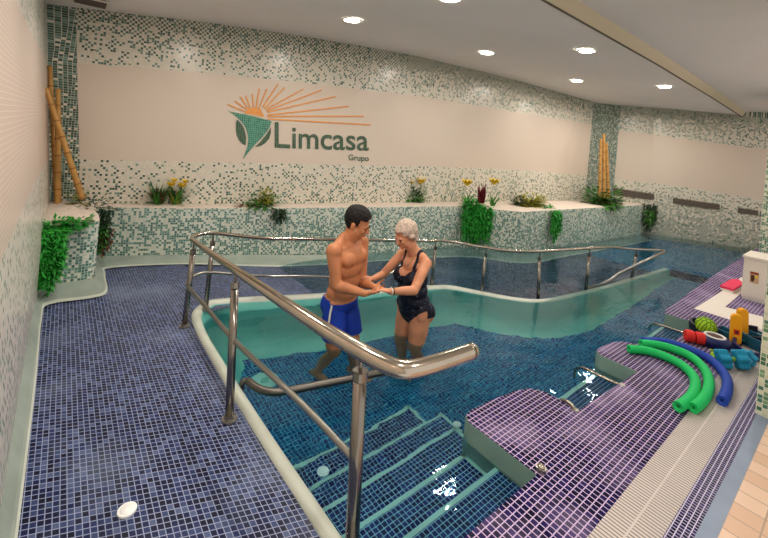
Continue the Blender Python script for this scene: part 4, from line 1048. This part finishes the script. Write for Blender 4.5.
# ---- the woman
wo=B(413.5,312,3.60);fw2=(-R0*.80-F0*.60)
w_=Body((wo.x,wo.y,ZF),fw2,1.0,lean=.13,z_piv=.85)
E_=w_.E
E_(0,-.005,.86,(.172,.118,.11));E_(0,0,.95,(.160,.118,.10));E_(0,.012,1.04,(.146,.118,.11));E_(0,.0,1.15,(.146,.108,.11));E_(0,-.015,1.25,(.148,.094,.10));E_(0,-.03,1.32,(.145,.07,.05))
for q in(-1,1):
    E_(q*.075,.082,1.155,(.070,.066,.072));E_(q*.085,-.06,.84,(.092,.088,.10));w_.cap(w_.L(q*.03,-.03,1.385),.040,w_.L(q*.135,-.02,1.335),.040);E_(q*.158,-.01,1.315,(.050,.052,.055));E_(q*.14,.0,.86,(.045,.08,.10))
E_(0,.06,.96,(.11,.065,.10));w_.cap(w_.L(0,-.03,1.33),.056,w_.L(0,.03,1.44),.049)
hd2=(fw2.normalized()*.72-F0*.12-R0*.2-Z0*.46);hc2=B(404.8,235,3.54)
w_.head(hc2,hd2,True);w_.cap(w_.L(0,-.01,1.38),.050,hc2+w_.hM@Vector((0,-.03,-.03)),.05)
for q,kf,af in((1,.05,.02),(-1,.03,-.03)):
    leg(w_,q,w_.L(q*.088,-.005,.82),w_.L(q*.088,kf,.46),w_.L(q*.085,af,.08),w_.L(q*.11,af+.125,.022),(.093,.058,.055,.035))
shl=w_.L(-.158,-.01,1.32);shr=w_.L(.158,-.01,1.32)
ell_=B(414,290.5,3.26);wrl=B(390,291.5,3.18);elr=B(383,274.5,3.64);wrr=B(372.5,279,3.50)
w_.limb([shl,shl.lerp(ell_,.4),ell_],[.049,.047,.038]);w_.limb([ell_,ell_.lerp(wrl,.3),wrl],[.039,.038,.024])
w_.limb([shr,shr.lerp(elr,.4),elr],[.047,.044,.037]);w_.limb([elr,elr.lerp(wrr,.3),wrr],[.037,.036,.024])
w_.hand(wrl,B(376,287.5,3.17)-wrl,-Z0,F0,.55,.92)
w_.hand(wrr,el_l.lerp(wr_l,.15)+Z0*.055-wrr,-Z0-R0*.3,-F0,.65,.92)
woman=w_.finish(M['skin_f'],'person','person with short grey hair in a dark patterned swimsuit, standing in the pool')
def arms_w(p): return min(segdist(p,shl,ell_)-.062,segdist(p,ell_,wrl)-.05,segdist(p,shr,elr)-.060,segdist(p,elr,wrr)-.05)
def suit_pred(p):
    a,b,z=w_.inv(p)
    if z>1.43 or z<.70 or abs(b)>.19: return False
    aa=abs(a)
    if z<.92 and z<.728+(aa*.98 if b>0 else aa*.60): return False
    strap=.068<aa<.094
    if z>1.33: return strap
    if b>.0:
        if z>1.17+max(0,aa-.03)*1.25: return strap and z<1.45
    else:
        if z>1.14+aa*.4: return strap
    if z>1.08 and arms_w(p)<.004: return False
    if z>1.2 and aa>.135: return False
    return aa<.26
w_.cloth('swimsuit',M['suit'],suit_pred,.005,'dark navy swimsuit with pale floral print and thin straps',sm=1)
def hair_w(p):
    a,b,z=w_.hinv(p)
    if p.z<hc2.z-.14 or abs(a)>.13 or abs(b)>.16: return False
    if b>.05: return z>.066
    if b>.015: return z>.03
    if b>-.02: return z>-.008
    return z>-.072 and b<-.02
w_.cloth('hair',M['hair_g'],hair_w,lambda p:.016+.016*max(0,min(1,(-w_.hinv(p).y+.03)/.08)),'short wavy grey hair',nz=.007,ns=30,sm=2)
for q in(-1,1):
    mb=MB();mb.ell(w_.hp(q*.031,.080,-.010),(.011,.010,.006),w_.hM);w_.child(mb,'eye',M['black'])
    mb=MB();mb.tube([w_.hp(q*.014,.093,.011),w_.hp(q*.030,.0925,.016),w_.hp(q*.048,.080,.011)],.003,8);w_.child(mb,'eyebrow',M['hair_g'])
mb=MB();mb.ell(w_.hp(0,.0945,-.060),(.019,.0045,.004),w_.hM);mb.ell(w_.hp(0,.092,-.068),(.016,.0045,.004),w_.hM);w_.child(mb,'lips',M['lip_m'])
dd=(wrl-ell_).normalized();u=dd.orthogonal().normalized();v_=dd.cross(u)
for off,mm_,nm in((.012,'white','bracelet'),(.028,'black','watch_strap')):
    mb=MB();c=wrl-dd*off;mb.tube([c+(u*math.cos(2*PI*k/24)+v_*math.sin(2*PI*k/24))*.0275 for k in range(25)],.0045 if nm=='bracelet' else .003,8);w_.child(mb,nm,M[mm_])
# thin necklace
mb=MB();pp=[]
for k in range(13):
    s_=(k/12-.5)*2;hit,nn=onbody(w_,w_.L(s_*.058,.4,1.255+.13*abs(s_)**1.6),-w_.f)
    if hit: pp.append(hit+nn*.002)
if len(pp)>4: mb.tube(pp,.002,6);w_.child(mb,'necklace',M['steel2'],'thin silver necklace')


# ------------------------------------------------------------------ LIGHT
def area(loc,size,power,col=(1,.95,.88),rot=(0,0,0),sy=None,spec=1,shape='DISK'):
    l=bpy.data.lights.new('l','AREA');l.energy=power;l.color=col;l.shape='RECTANGLE' if sy else shape;l.size=size
    if sy:l.size_y=sy
    l.specular_factor=spec if hasattr(l,'specular_factor') else 1
    o=bpy.data.objects.new('downlight_or_fill_lamp',l);C.objects.link(o);o.location=loc;o.rotation_euler=rot;return o
LP=[tuple(p) for p in lamps]
for p in LP: area((p[0],p[1],p[2]-.03),.17,15)
for x,y in[(.8,3.9),(.75,2.3),(.6,.6),(1.7,.0),(4.2,.3),(6.5,.7),(9.3,2.1),(10.3,2.6),(8.6,3.3)]: area((x,y,2.78),.17,15)  # added fill lamps with no fixture, besides the visible downlights
w=bpy.data.worlds.new('World');bpy.context.scene.world=w;w.use_nodes=True
w.node_tree.nodes['Background'].inputs[0].default_value=(1,.94,.87,1);w.node_tree.nodes['Background'].inputs[1].default_value=.85

# ------------------------------------------------------------------ CAMERA
cd=bpy.data.cameras.new('camera');cam=bpy.data.objects.new('camera',cd);C.objects.link(cam)
m=Matrix((RT,UP,-F0)).transposed().to_4x4();m.translation=Vector((0,0,H));cam.matrix_world=m
cd.sensor_width=36;cd.lens=f/768*36;cd.shift_y=(cy-269)/768;cd.clip_start=.02
bpy.context.scene.camera=cam
sc=bpy.context.scene
sc.view_settings.view_transform='Standard';sc.view_settings.look='None';sc.view_settings.exposure=.1;sc.view_settings.gamma=.86
